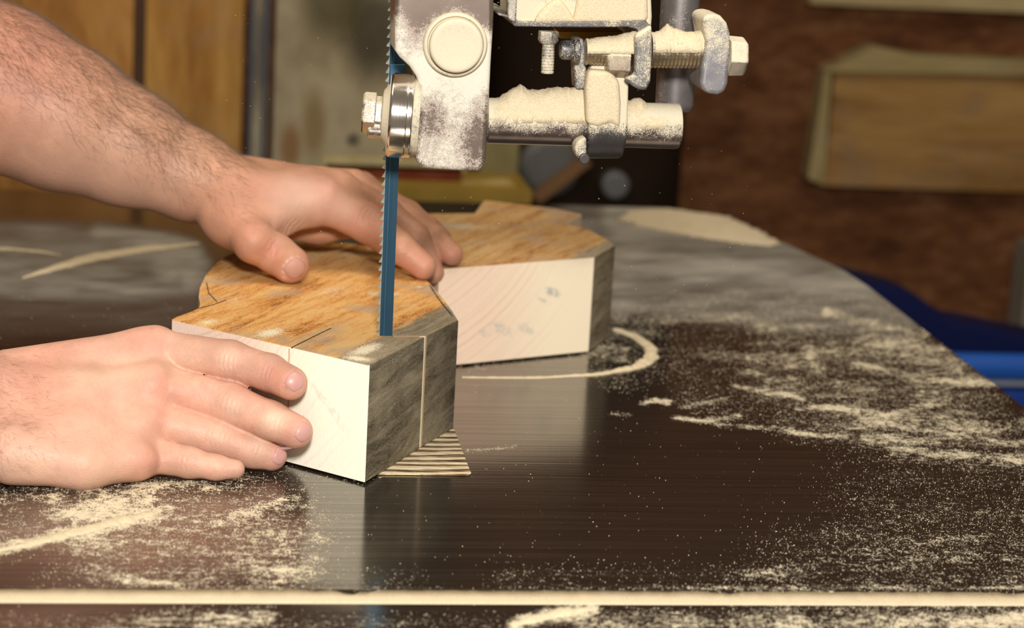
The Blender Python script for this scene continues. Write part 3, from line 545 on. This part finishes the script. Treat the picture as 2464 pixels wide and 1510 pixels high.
# blade backing block behind the bearing
blb = M('blue_guide_paint', .4, .3); blb.set('Base Color', blb.mix(blb.noise(90), (.02, .075, .14), (.05, .15, .24)))
q = [atY(x, y, BY-.004) for x, y in ((938, 155), (976, 155), (976, 230), (938, 230))]
MB().prism(q, [p+np.array([0, .003, 0]) for p in q]).make('thrust_block', blb.m, guide, bevel=.0005)
# rod
def gx(p0, p1, r, mat, name, parent=guide, dy=0., n=48, b=.0012, **k):
    a = g(*p0, dy); c = g(*p1, dy); L = np.linalg.norm(c-a); return MB().lathe(a, c-a, rbox_prof(L, r, b), n).make(name, mat, parent, smooth=False, bevel=.0002, seg=1, **k)
RD = dusty_metal('dusty_rod', .50, 1.1, (.19, .155, .14), .3, .9, 60)
rod = gx((1168, 290), (1634, 304), 57*S, RD, 'rod', dy=.022)
# clamp collar: a teardrop across the rod
def teardrop(x0, x1, top, bot, cy, rr, dy, name, mat, parent=guide, **k):
    a = g(x0, cy, dy); c = g(x1, cy, dy); pts = []
    hgt = (cy-top)*S*1.03
    for i in range(25):
        t = math.radians(-200+i*220/24); pts.append((rr*math.cos(t), rr*math.sin(t)))
    prof = [(y_, z_) for y_, z_ in pts]+[(rr*.55, hgt), (-rr*.62, hgt)]
    P0 = [a+np.array([0, y_, z_]) for y_, z_ in prof]; P1 = [c+np.array([0, y_, z_]) for y_, z_ in prof]
    return MB().prism(P0, P1).make(name, mat, parent, bevel=.0015, seg=3, **k)
CLM = dusty_metal('dusty_clamp', .12, .4, (.07, .065, .065), .45, .7, 50, float(g(1450, 345)[2]), float(g(1450, 250)[2]), 1.2)
col_ = teardrop(1404, 1496, 150, 385, 302, 82*S, .022, 'clamp_collar', CLM)
gslab('clamp_ear', [(1384, 352), (1392, 338), (1412, 330), (1412, 384), (1396, 386), (1385, 374)], .002, .012, dusty_metal('ear', .5, .3, (.2, .19, .18)), parent=col_, bevel=.0015)
MB().lathe(g(1404, 380, .004), (0, -1, 0), rbox_prof(.004, 14*S, .0008), 20).make('clamp_screw', plain('dark_screw', (.07, .06, .055), .5, .6), col_)
# bracket: plate on top with a bent-down tab
BR = dusty_metal('dusty_bracket', .95, .6, (.17, .15, .14), .4, .8, 40)
BRD = dusty_metal('bracket_edge', .25, .2, (.12, .11, .11), .45, .8, 60)
bracket = gslab('bracket', [(1196, 36), (1225, 44), (1238, 64), (1400, 66), (1510, 65), (1532, 70), (1541, 84), (1545, 120), (1542, 168), (1530, 190), (1528, 206), (1540, 216), (1556, 216), (1564, 200), (1568, 120), (1567, 62), (1552, 48), (1400, 52), (1250, 52), (1232, 40), (1198, 30)], .004, .07, BRD, bevel=.0006, seg=2)
# web above the plate, facing us, thick with dust
gslab('bracket_web', [(1232, -60), (1232, 50), (1262, 62), (1400, 60), (1548, 60), (1566, 90), (1570, 40), (1566, -60)], .008, .05, BR, parent=bracket, bevel=.002)
gslab('bracket_lip', [(1222, -60), (1222, 46), (1242, 58), (1248, -60)], .003, .004, dusty_metal('lip', .45, .3, (.3, .28, .27)), parent=bracket, bevel=.001)
TB = dusty_metal('tab_metal', .38, .5, (.16, .155, .155), .45, .6, 60, float(g(1540, 140)[2]), float(g(1540, 40)[2]), .6)
gslab('tab', [(1529, 84), (1569, 60), (1570, 120), (1566, 196), (1558, 214), (1540, 217), (1524, 208), (1502, 190), (1528, 180)], .000, .006, TB, parent=bracket, bevel=.0018)
# far tab with round top
t2 = [(1690, 42), (1712, 32), (1735, 38), (1750, 55), (1758, 80), (1758, 130), (1753, 200), (1746, 222), (1728, 229), (1700, 226), (1684, 205), (1690, 160), (1700, 100)]
gslab('far_tab', t2, .006, .03, dusty_metal('far_tab_metal', .0, .5, (.24, .23, .24), .4, .5, 60, float(g(1720, 190)[2]), float(g(1720, 70)[2]), .75), parent=bracket, bevel=.004)
# cross bolt, threaded
def thread(p0, p1, r, mat, name, parent, dy, pitch_px=9):
    a = g(*p0, dy); c = g(*p1, dy); L = np.linalg.norm(c-a); n = max(3, int(L/(pitch_px*S))); pr_ = []
    for i in range(n): t0 = i*L/n; pr_ += [(t0, r*.93), (t0+L/n*.5, r)]
    pr_.append((L, r*.93)); return MB().lathe(a, c-a, pr_, 36).make(name, mat, parent)
TH_ = dusty_metal('dusty_thread', .45, 1.2, (.34, .27, .18), .35, .85, 60)
xb = thread((1564, 120), (1700, 122), 45*S, TH_, 'cross_bolt', guide, .018)
thread((1408, 124), (1480, 126), 33*S, TH_, 'threaded_shank', xb, .012)
MB().lathe(g(1456, 148, .010), g(1516, 150, .010)-g(1456, 148, .010), [(0, 33*S), (.002, 39*S), (59*S, 39*S)], 6, .5).make('hex_nut', dusty_metal('brown_nut', .35, 1., (.3, .24, .18), .4, .8), xb, bevel=.0006)
MB().lathe(g(1750, 134, .012), g(1796, 136, .012)-g(1750, 134, .012), [(0, 52*S), (40*S, 50*S), (46*S, 42*S)], 6, .2).make('bolt_head', dusty_metal('head', .6, 1., (.42, .38, .32), .35, .8), xb, bevel=.0008)
# guide post (vertical)
PM = dusty_metal('post_metal', -.02, .2, (.20, .18, .175), .35, .7, 70)
a = g(1622, 266, .055); MB().lathe(a, g(1651, -250, .055)-a, [(0, 38*S), (.0012, 46*S), (.004, 50*S), (.14, 50*S)], 48).make('guide_post', PM, guide, smooth=False, bevel=.0003)
# hanging stud
st_ = MB().lathe(g(1320, 74, .012), (0, 0, -1), [(0, 26*S), (22*S, 27*S), (32*S, 20*S)], 6, .4).make('stud_nut', dusty_metal('stud_dust', .55, .2, (.3, .28, .26)), guide, bevel=.0006)
thread((1320, 100), (1317, 176), 16*S, dusty_metal('stud_thread', .5, .1, (.3, .28, .26)), 'stud', st_, .012, 7)
# small dark bolt and flange
fb = gx((1346, 120), (1384, 121), 24*S, dusty_metal('small_bolt', .25, .2, (.09, .09, .1)), 'small_bolt', dy=.012, n=24, b=.002)
gx((1378, 121), (1394, 121), 31*S, dusty_metal('small_flange', .3, .2, (.1, .1, .11)), 'flange', parent=fb, dy=.012, n=32, b=.001)
gslab('flange_plate', [(1384, 92), (1404, 94), (1412, 130), (1410, 215), (1386, 215), (1382, 150)], .016, .014, dusty_metal('flange_plate', .35, .2, (.16, .16, .18)), bevel=.001)
gslab('yellow_shim', [(1345, 76), (1500, 76), (1492, 86), (1400, 94), (1348, 92)], .045, .02, plain('yellow_paint_strip', (.5, .28, .02), .5), bevel=.0004)
# heaps of dust lying on the guide
def heap(name, x0, x1, tops, cy, rr, dy, label, dep=1.):
    n = 90; xs_ = np.linspace(x0, x1, n); top = np.interp(xs_, *zip(*tops))+3*(fbm(xs_/14, xs_*0, len(tops), 3)-.5); m = 17; V = []
    for j in range(m):
        t = j/(m-1)*2-1
        for i in range(n):
            p = g(xs_[i], cy, dy); hh = (cy-top[i])*S; ang = t*1.25
            zz_ = hh*(1-abs(t)**2.2)*(.96+.08*vnoise(xs_[i]/6., j*1.7, 4)); yy = rr*math.sin(ang)*dep*(1+.1*vnoise(xs_[i]/9., j*1., 2))
            zlow = rr*math.cos(ang)*.9
            V.append(p+np.array([0, yy, max(zz_, zlow)]))
    Fc = [[j*n+i, j*n+i+1, (j+1)*n+i+1, (j+1)*n+i] for j in range(m-1) for i in range(n-1)]
    b = len(V); V += [v*np.array([1, 1, 0])+np.array([0, 0, g(xs_[k % n], cy, dy)[2]]) for k, v in enumerate(list(V))]
    Fc += [[f+b for f in q[::-1]] for q in Fc]
    for i in range(n-1): Fc += [[i, i+1, b+i+1, b+i], [(m-1)*n+i+1, (m-1)*n+i, b+(m-1)*n+i, b+(m-1)*n+i+1]]
    return build(name, V, Fc, SAWDUST, None, smooth=True, label=label, cat='sawdust', kind='stuff')
heap('sawdust_heap', 1182, 1406, [(1182, 238), (1200, 232), (1225, 214), (1248, 200), (1262, 210), (1282, 214), (1310, 212), (1340, 206), (1375, 207), (1406, 200)], 288, 57*S, .022, 'ragged heap of sawdust lying along the left of the guide rod')
heap('sawdust_heap', 1497, 1592, [(1497, 232), (1512, 240), (1524, 232), (1536, 232), (1552, 245), (1568, 264), (1592, 276)], 303, 57*S, .022, 'small sawdust heap on the rod right of the dark clamp collar')
heap('sawdust_heap', 1568, 1705, [(1568, 78), (1585, 72), (1602, 56), (1618, 66), (1650, 76), (1705, 70)], 122, 45*S, .018, 'sawdust heap lying on the threaded cross bolt at upper right')
heap('sawdust_heap', 1408, 1528, [(1408, 96), (1440, 88), (1480, 84), (1528, 72)], 126, 34*S, .011, 'sawdust heap on the bolt shank under the bracket')
def blob_heap(pts, dy, dep, label):
    P = [g(x, y, dy) for x, y in pts]; return MB().prism(P, [p+np.array([0, dep, 0]) for p in P]).make('sawdust_heap', SAWDUST, None, bevel=.003, seg=4, label=label, cat='sawdust', kind='stuff')
blob_heap([(1284, 58), (1298, 32), (1320, 10), (1338, -2), (1352, -2), (1372, 26), (1392, 58)], .0042, .02, 'peaked heap of sawdust on top of the guide bracket, nearest the guide arm')
blob_heap([(1378, 58), (1386, 20), (1396, -40), (1560, -40), (1562, 40), (1556, 58)], .0048, .02, 'broad block of caked sawdust on the guide bracket beside the round post')
blob_heap([(1412, 300), (1410, 210), (1416, 168), (1470, 172), (1492, 196), (1496, 250), (1494, 310), (1470, 296), (1440, 306)], .0035, .01, 'sawdust caked on the front of the dark clamp collar')

# ------------------------------------------------------------------ flesh: signed distance modelling
def cap_d(P, a, b, ra, rb):
    ab = b-a; t = np.clip(((P-a)@ab)/(ab@ab+1e-12), 0, 1); q = P-a-t[:, None]*ab
    return np.sqrt((q*q).sum(1))-(ra+(rb-ra)*t)
def smin(a, b, k): h = np.clip(.5+.5*(b-a)/k, 0, 1); return b*(1-h)+a*h-k*h*(1-h)
def J(x, y, r, z=None, D=None):             # joint: photo point, radius in photo px, and height over table or depth
    p = at(x, y, z) if z is not None else atD(x, y, D)
    return (p, r*prj(p)[2]/F)
class Flesh:
    def __init__(s): s.palm = []; s.fingers = []; s.cuts = []; s.bumps = []
    def sdf(s, P, detail=False):
        def chain(ch, k):
            d = None
            for (a, ra), (b, rb) in zip(ch[:-1], ch[1:]):
                e = cap_d(P, a, b, ra, rb); d = e if d is None else smin(d, e, k)
            return d
        pal = None
        for ch in s.palm: d = chain(ch, .010); pal = d if pal is None else smin(pal, d, .010)
        for c, r, am in s.bumps:
            q = ((P-c)**2).sum(1)/(r*r); pal = pal-am*np.exp(-q)
        tot = pal
        for ch, kk in s.fingers: tot = smin(tot, smin(pal, chain(ch, .003), kk), .0020)
        for c, r, am in s.cuts:
            q = ((P-c)**2).sum(1)/(r*r); tot = tot+am*np.exp(-q)
        if detail:
            for c, ax, lam, am, w in s.creases:
                q = P-c; t = q@ax; rad = np.sqrt(np.maximum((q*q).sum(1)-t*t, 0)); env = np.exp(-(t/w)**2)*np.exp(-(rad/(w*1.1))**4)
                tot = tot+am*env*(.5+.5*np.cos(2*math.pi*t/lam+1.2*np.sin(rad*900)))
        return tot
    creases = []
    def grad(s, P, e=.0003, detail=False):
        G = np.zeros_like(P)
        for i in range(3): o = np.zeros(3); o[i] = e; G[:, i] = s.sdf(P+o, detail)-s.sdf(P-o, detail)
        return G/np.maximum(np.linalg.norm(G, axis=1), 1e-9)[:, None]
    def bounds(s):
        A = [j for ch in s.palm for j in ch]+[j for ch, k in s.fingers for j in ch]
        lo = np.min([p-r for p, r in A], 0)-.006; hi = np.max([p+r for p, r in A], 0)+.006; return lo, hi
    def mesh(s, h, lo=None, hi=None):
        a, b = s.bounds(); lo = a if lo is None else np.maximum(a, lo); hi = b if hi is None else np.minimum(b, hi)
        n = np.ceil((hi-lo)/h).astype(int)+1
        # coarse pass then fine values
        ax = [lo[i]+h*np.arange(n[i]) for i in range(3)]
        D = np.empty(n, np.float32); YZ = np.stack(np.meshgrid(ax[1], ax[2], indexing='ij'), -1).reshape(-1, 2)
        for i in range(n[0]):
            P = np.concatenate([np.full((len(YZ), 1), ax[0][i]), YZ], 1); D[i] = s.sdf(P).reshape(n[1], n[2])
        I = D < 0; cs = [slice(0, -1), slice(1, None)]
        cnt = sum(I[cs[i], cs[j], cs[k]].astype(np.int8) for i in (0, 1) for j in (0, 1) for k in (0, 1)); act = (cnt > 0) & (cnt < 8)
        idx = -np.ones(act.shape, np.int64); idx[act] = np.arange(act.sum()); c = np.argwhere(act); sumv = np.zeros((len(c), 3)); cn = np.zeros(len(c))
        for ai in range(3):
            for u in (0, 1):
                for v in (0, 1):
                    o = [0, 0, 0]; o[(ai+1) % 3] = u; o[(ai+2) % 3] = v; p = c+np.array(o); q = p.copy(); q[:, ai] += 1
                    d0 = D[tuple(p.T)]; d1 = D[tuple(q.T)]; m = (d0 < 0) != (d1 < 0); t = np.where(m, d0/(d0-d1+1e-12), 0); w = p.astype(float); w[:, ai] += t
                    sumv[m] += w[m]; cn[m] += 1
        V = lo+h*sumv/cn[:, None]; Q = []
        for ai in range(3):
            s0 = [slice(None)]*3; s1 = [slice(None)]*3; s0[ai] = slice(0, -1); s1[ai] = slice(1, None)
            E = I[tuple(s0)] != I[tuple(s1)]; e = np.argwhere(E); b_, g_ = (ai+1) % 3, (ai+2) % 3
            e = e[(e[:, b_] > 0) & (e[:, g_] > 0) & (e[:, b_] < n[b_]-1) & (e[:, g_] < n[g_]-1)]
            def id_(db, dg): q = e.copy(); q[:, b_] += db; q[:, g_] += dg; return idx[tuple(q.T)]
            f = np.stack([id_(-1, -1), id_(0, -1), id_(0, 0), id_(-1, 0)], 1); fl = I[tuple(e.T)] ; f[~fl] = f[~fl][:, ::-1]; Q.append(f[(f >= 0).all(1)])
        return V, np.concatenate(Q)
    def skin(s, name, mat, parent, h, tint, **k):
        V, Q = s.mesh(h); o = build(name, V, Q.tolist(), mat, parent, smooth=True, **k)
        bm = bmesh.new(); bm.from_mesh(o.data); bmesh.ops.subdivide_edges(bm, edges=bm.edges, cuts=1, use_grid_fill=True); bm.to_mesh(o.data); bm.free(); o.data.update()
        n = len(o.data.vertices); P = np.empty(n*3); o.data.vertices.foreach_get('co', P); P = P.reshape(-1, 3)+WL[o.name]
        for it in range(3):
            P = P-s.grad(P)*np.clip(s.sdf(P), -.001, .001)[:, None]
        N = s.grad(P); d = s.sdf(P, True)-s.sdf(P, False); P = P-N*d[:, None]
        # faint skin relief
        P = P+N*(.00012*(fbm(P[:, 0]*260, P[:, 1]*260+P[:, 2]*330, 2, 3)-.5))[:, None]
        o.data.vertices.foreach_set('co', (P-WL[o.name]).ravel()); o.data.polygons.foreach_set('use_smooth', [True]*len(o.data.polygons))
        a = o.data.color_attributes.new('tint', 'FLOAT_COLOR', 'POINT'); c = np.zeros((n, 4), np.float32); c[:, 3] = 1
        for p, r, ch, am in tint: c[:, ch] += am*np.exp(-((P-p)**2).sum(1)/(r*r))
        c = np.clip(c, 0, 1); a.data.foreach_set('color', c.ravel()); o.data.update(); return o, P, N
    def hit(s, x, y, D0=.9):
        d = ray(x, y); t = D0; 
        for i in range(120):
            e = float(s.sdf((C+d*t)[None])[0]); t += e*.8
            if abs(e) < 2e-5: break
        return C+d*t
def skin_mat(name, base=(.72, .42, .29), red=(.66, .27, .19), pale=(.80, .60, .46)):
    m = M(name, .5, spec=.35); t = m.attr('tint'); r = m.sep(t, 0); p = m.sep(t, 1); br = m.sep(t, 2)
    n = m.noise(55, 4, .6); f = m.noise(420, 3, .65); g3 = m.noise(1, 3, .6, m.map((500, 500, 140)))
    col = m.mix(m.step(n, .35, .7), tuple(c*.84 for c in base), tuple(min(1, c*1.12) for c in base)); col = m.mix(m.math('MULTIPLY', m.step(f, .5, .75), .28), col, red)
    col = m.mix(r, col, red); col = m.mix(p, col, pale); col = m.mix(br, col, (.42, .24, .15)); m.set('Base Color', col)
    m.b.inputs['Subsurface Weight'].default_value = .12; m.b.inputs['Subsurface Radius'].default_value = (1, .35, .2); m.b.inputs['Subsurface Scale'].default_value = .004
    m.set('Roughness', m.math('ADD', .42, m.math('MULTIPLY', f, .2)))
    v = m.vor(800); m.bump(v, .22, .0005); m.bump(g3, .2, .0004); return m.m
def nail(fl, name, x, y, ax, wdt, lng, mat, parent, lift=.0003, **k):
    c = fl.hit(x, y); nn = fl.grad(c[None])[0]; ax = ax-nn*(ax@nn); ax /= np.linalg.norm(ax); sd = np.cross(nn, ax); nu, nv = 15, 13; V = []
    for i in range(nu):
        u = i/(nu-1)*2-1
        for j in range(nv):
            v = j/(nv-1)*2-1; ww = (1-.12*u*u)*(1 if u < .4 else 1-.5*((u-.4)/.6)**2.5); lu = u*(1-.13*v*v if u > 0 else 1-.22*v*v)
            p = c+ax*(lng/2*lu)+sd*(wdt/2*v*ww)+nn*.012
            for q in range(40):
                e = float(fl.sdf(p[None])[0])
                if e < 1e-5: break
                p = p-nn*min(e, .002)
            edge = max(abs(u), abs(v)); h = lift*(1 if edge < .95 else .0)
            V.append(p+nn*h)
    Fc = [[i*nv+j, i*nv+j+1, (i+1)*nv+j+1, (i+1)*nv+j] for i in range(nu-1) for j in range(nv-1)]; b = len(V); V = V+[v-nn*.0006 for v in V]; Fc2 = [[q+b for q in f[::-1]] for f in Fc]
    rim = [j for j in range(nv)]+[i*nv+nv-1 for i in range(1, nu)]+[(nu-1)*nv+j for j in range(nv-2, -1, -1)]+[i*nv for i in range(nu-2, 0, -1)]
    Fr = [[rim[i], rim[(i+1) % len(rim)], b+rim[(i+1) % len(rim)], b+rim[i]] for i in range(len(rim))]
    return build(name, V, Fc+Fc2+Fr, mat, parent, smooth=True, **k)

SK1 = skin_mat('skin_lower_hand', (.60, .335, .24), (.56, .21, .15), (.66, .45, .32)); SK2 = skin_mat('skin_upper_arm', (.50, .255, .155), (.50, .19, .14), (.60, .40, .31))
NM = M('fingernail', .36, spec=.4); NM.set('Base Color', NM.mix(NM.noise(200), (.50, .25, .22), (.56, .31, .27))); NM = NM.m
NM2 = M('thumbnail', .5, spec=.3); NM2.set('Base Color', NM2.mix(NM2.noise(200), (.42, .21, .15), (.50, .27, .2))); NM2 = NM2.m
person = empty('person', (-.45, 1.22, 0), label='person with bare hairy arms pushing the front wood block into the blade with both hands', cat='person')
#ARMS
# --- lower (right) hand
h1 = Flesh(); h1.palm = []; h1.fingers = []; h1.cuts = []; h1.bumps = []; h1.creases = []
iM = J(378, 842, 50, D=1.176); mM = J(378, 925, 52, D=1.160); rM = J(362, 1010, 50, D=1.150); pM = J(338, 1088, 48, z=.0125)
iP = J(553, 868, 49, D=1.166); iD = J(648, 896, 44, D=1.158); iT = J(699, 921, 41, D=1.148)
mP = J(556, 974, 51, D=1.157); mD = J(650, 1010, 45, D=1.150); mT = J(712, 1038, 41, D=1.146)
rP = J(522, 1053, 47, D=1.155); rD = J(608, 1082, 42, D=1.155); rT = J(654, 1096, 36, D=1.156)
pP = J(455, 1112, 36, z=.0095); pD = J(520, 1124, 29, z=.0080); pT = J(566, 1128, 23, z=.0075)
c1 = J(20, 905, 60, D=1.165); c2 = J(10, 960, 62, D=1.150); c3 = J(10, 1025, 60, D=1.138); c4 = J(20, 1088, 56, z=.017)
for m_, c_ in ((iM, c1), (mM, c2), (rM, c3), (pM, c4)): h1.palm.append([c_, m_])
h1.palm.append([J(40, 1098, 56, z=.0150), J(200, 1114, 50, z=.0120), J(320, 1102, 46, z=.0118)])
h1.palm.append([J(20, 1050, 66, D=1.130), J(190, 1050, 66, D=1.134), J(280, 1050, 48, D=1.142)])
h1.palm.append([J(20, 980, 66, D=1.145), J(200, 985, 64, D=1.149), J(290, 970, 46, D=1.160)])
h1.palm.append([c2, J(-180, 985, 128, D=1.15), J(-900, 900, 185, D=1.17), J(-1500, 780, 210, D=1.19)])
h1.palm.append([J(0, 1000, 115, D=1.158), J(150, 975, 92, D=1.170), J(290, 950, 78, D=1.178)])
h1.palm.append([J(70, 925, 60, D=1.18), J(200, 880, 52, D=1.192)])
h1.fingers = [([iM, iP, iD, iT], .004), ([mM, mP, mD, mT], .004), ([rM, rP, rD, rT], .004), ([pM, pP, pD, pT], .004),
              ([J(80, 905, 58, D=1.19), J(215, 895, 48, D=1.215), J(290, 905, 42, D=1.232), J(345, 915, 36, D=1.238)], .010)]
for (x, y, r, am) in ((345, 812, .012, .0032), (362, 922, .009, .0030), (345, 1105, .010, .0028), (350, 1010, .008, .0020)):
    h1.bumps.append((h1.hit(x, y), r, am))
for (x, y) in ((553, 862), (556, 968), (522, 1048)): h1.cuts.append((h1.hit(x, y), .006, -.0009))
for (x, y, r, am) in ((415, 985, .006, .0018), (385, 1068, .006, .0016), (280, 870, .012, .0016), (270, 965, .012, .0014), (250, 1050, .012, .0010), (425, 895, .006, .0018), (375, 965, .006, .0014), (360, 1058, .006, .0012)): h1.cuts.append((h1.hit(x, y), r, am))
def ax_of(a, b): d = b[0]-a[0]; return d/np.linalg.norm(d)
for (x, y, a, b, w) in ((548, 868, iM, iP, .0055), (555, 972, mM, mP, .0055), (520, 1052, rM, rP, .0055), (640, 893, iP, iD, .0035), (662, 1012, mP, mD, .004), (612, 1082, rP, rD, .0035), (448, 1112, pM, pP, .004)):
    h1.creases.append((h1.hit(x, y), ax_of(a, b), .0026, .00042, w))
tint1 = [(h1.hit(x, y), r, ch, am) for x, y, r, ch, am in ((375, 920, .010, 0, .6), (345, 820, .010, 0, .45), (390, 1010, .012, 0, .35), (350, 1110, .012, 0, .5), (690, 930, .010, 0, .35), (725, 1045, .010, 0, .35), (680, 1100, .010, 0, .4),
   (540, 860, .006, 1, .6), (560, 975, .006, 1, .5), (525, 1050, .006, 1, .5), (650, 1010, .006, 1, .4), (250, 950, .03, 1, .25), (440, 870, .010, 1, .4), (655, 900, .008, 0, .3), (600, 940, .008, 0, .25))]
tint1.append((h1.hit(688, 932), .0011, 2, 1.))
tint1 += [(h1.hit(x, y), r, ch, am) for x, y, r, ch, am in ((120, 860, .02, 0, .3), (60, 940, .02, 0, .3), (180, 1020, .025, 0, .3), (300, 1090, .012, 2, .12), (250, 1140, .02, 1, .4), (60, 1130, .02, 1, .4), (200, 900, .01, 1, .3), (663, 1010, .005, 1, .8), (630, 1075, .005, 1, .6), (300, 880, .01, 1, .4), (480, 1000, .008, 0, .25), (440, 1050, .01, 1, .25))]
hand1, P1_, N1_ = h1.skin('arm', SK1, person, .0014, tint1, label='lower forearm and hand resting on the table, fingers flat against the pale cut face')
for (x, y, a, b, w_, l_) in ((712, 917, iD, iT, .0100, .0095), (733, 1040, mD, mT, .0100, .0085), (676, 1096, rD, rT, .0095, .0075)):
    nail(h1, 'fingernail', x, y, b[0]-a[0], w_, l_, NM, hand1)
# --- upper (left) hand
h2 = Flesh(); h2.palm = []; h2.fingers = []; h2.cuts = []; h2.bumps = []; h2.creases = []
zt_ = .064
iM = J(772, 482, 50, z=.106); mM = J(815, 458, 44, z=.110); rM = J(850, 452, 40, z=.106); pM = J(868, 455, 38, z=.098)
iP = J(888, 540, 46, z=.092); iD = J(962, 596, 38, z=.082); iT = J(1018, 641, 32, z=.0720)
mP = J(925, 508, 38, z=.097); mD = J(1000, 572, 34, z=.083); mT = J(1040, 655, 29, z=.061)
rP = J(965, 513, 36, z=.092); rD = J(1042, 572, 32, z=.081); rT = J(1086, 611, 28, z=.0722)
pP = J(985, 510, 26, z=.086); pD = J(1035, 548, 24, z=.077); pT = J(1064, 572, 22, z=.0705)
cA = J(560, 455, 62, D=iM[0]@FW-C@FW); dI = prj(iM[0])[2]
cA = J(556, 462, 62, D=dI-.012); cB = J(560, 445, 58, D=dI+.012); cC = J(560, 440, 55, D=dI+.035)
for m_, c_ in ((iM, cA), (mM, cB), (rM, cC), (pM, cC)): h2.palm.append([c_, m_])
h2.palm.append([J(545, 455, 74, D=dI), J(470, 428, 97, D=dI-.004), J(300, 354, 131, D=dI-.01), J(150, 286, 164, D=dI-.015), J(0, 216, 186, D=dI-.02), J(-600, -60, 215, D=dI-.03)])
tC = J(560, 520, 62, D=dI-.016); tM = J(612, 582, 50, z=.087); tI = J(664, 610, 48, z=.0800); tT = J(699, 636, 46, z=.0755)
h2.palm.append([cA, tC]); h2.palm.append([tC, J(655, 525, 44, D=dI-.012), J(735, 500, 40, D=dI-.004)])
h2.palm.append([J(620, 530, 50, D=dI+.02), J(770, 540, 34, D=dI+.03), J(850, 540, 28, D=dI+.035)])
h2.palm.append([J(620, 480, 60, D=dI+.002), J(720, 470, 46, D=dI+.006)])
h2.fingers = [([iM, iP, iD, iT], .007), ([mM, mP, mD, mT], .006), ([rM, rP, rD, rT], .006), ([pM, pP, pD, pT], .005), ([tC, tM, tI, tT], .010)]
for (x, y, r, am) in ((785, 455, .011, .0018),): h2.bumps.append((h2.hit(x, y), r, am))
for (x, y, r, am) in ((700, 548, .010, .0030), (680, 560, .006, .0015), (735, 540, .006, .0010), (640, 610, .007, .0007), (860, 585, .010, .0012)): h2.cuts.append((h2.hit(x, y), r, am))
for (x, y) in ((740, 540), (545, 585)): pass
for (x, y, a, b, w) in ((655, 596, tM, tI, .005), (880, 520, iM, iP, .005), (700, 545, tM, tI, .006)): h2.creases.append((h2.hit(x, y), ax_of(a, b), .0030, .00045, w))
tint2 = [(h2.hit(x, y), r, ch, am) for x, y, r, ch, am in ((790, 470, .016, 0, .5), (870, 540, .014, 0, .35), (1000, 640, .012, 0, .5), (1085, 615, .010, 0, .4), (700, 655, .011, 0, .45), (655, 600, .004, 0, .6), (730, 460, .02, 1, .3), (700, 520, .02, 1, .4),
   (150, 420, .04, 1, .35), (350, 470, .03, 1, .35), (820, 500, .012, 1, .4), (250, 250, .05, 2, .22), (400, 330, .04, 2, .25), (500, 400, .03, 2, .15), (60, 120, .05, 0, .45), (683, 668, .0012, 1, 1.2), (682, 654, .0012, 1, 1.2), (685, 641, .0012, 1, 1.2), (692, 630, .0012, 1, 1.2), (703, 623, .0012, 1, 1.2), (716, 621, .0012, 1, 1.2), (560, 480, .02, 0, .3), (640, 450, .012, 0, .35), (620, 560, .015, 0, .3))]
hand2, P2_, N2_ = h2.skin('arm', SK2, person, .0015, tint2, label='upper hairy forearm and hand, thumb and fingers spread over the front block')
nail(h2, 'thumbnail', 712, 647, tT[0]-tI[0]+np.array([0, 0, -.002]), .0125, .0120, NM2, hand2)
# --- hair on the arms
hair_m = plain('dark_arm_hair', (.10, .055, .03), .6, 0, .4, 500)
def hair(name, P, N, wfun, n, along, parent, ln=.011, rad=.00007, lift=.35):
    px = np.array([prj(p) for p in P[::1]]) if False else None
    q = P-C; zc = q@FW; X = W/2+F*(q@RR)/zc; Y = H/2-F*(q@UU)/zc; vis = (N@(-FW)) > -.25
    w = np.where(vis, wfun(X, Y), 0); idx = rng.choice(len(P), n, p=w/w.sum()); V = []; Fc = []; b = 0
    for i in idx:
        p = P[i]+rng.normal(0, .0004, 3); nn = N[i]; p = p-nn*.0003; t = along+rng.normal(0, .38, 3); t = t-nn*(t@nn)*.9; t /= np.linalg.norm(t); sd = np.cross(nn, t); L = ln*rng.uniform(.5, 1.25); cv = rng.normal(0, .6); ns = 6
        for k_ in range(ns):
            s_ = k_/(ns-1); c_ = p+t*L*s_+sd*L*cv*.5*s_*s_+nn*L*lift*math.sin(s_*2.6)*.55; r_ = rad*(1-.75*s_); 
            V += [c_+nn*r_, c_-nn*r_*.5+sd*r_*.87, c_-nn*r_*.5-sd*r_*.87]
            if k_: o_ = b+3*k_; Fc += [[o_-3, o_-2, o_+1, o_], [o_-2, o_-1, o_+2, o_+1], [o_-1, o_-3, o_, o_+2]]
        b += 3*ns
    return build(name, V, Fc, hair_m, parent, kind='stuff')
def w2(X, Y):
    yt = .49*X+215; d = (yt-Y); return np.where((X > -80) & (X < 600), np.clip((d+70)/140, 0, 1)**1.5*(1-np.clip((X-430)/170, 0, 1)*.85), 0)+.0
hair('arm_hair', P2_, N2_, w2, 5200, ax_of((atD(0, 216, 1.3), 0), (atD(500, 445, 1.3), 0))*.8+np.array([0, 0, -.45]), hand2, .0105, .00005)
def w1(X, Y): return np.where((X > -60) & (X < 190), np.clip((170-X)/200, 0, 1), 0)*np.where((Y > 850) & (Y < 1130), 1, 0)
hair('arm_hair', P1_, N1_, w1, 700, np.array([.6, 0, -.7]), hand1, .007, .00004)
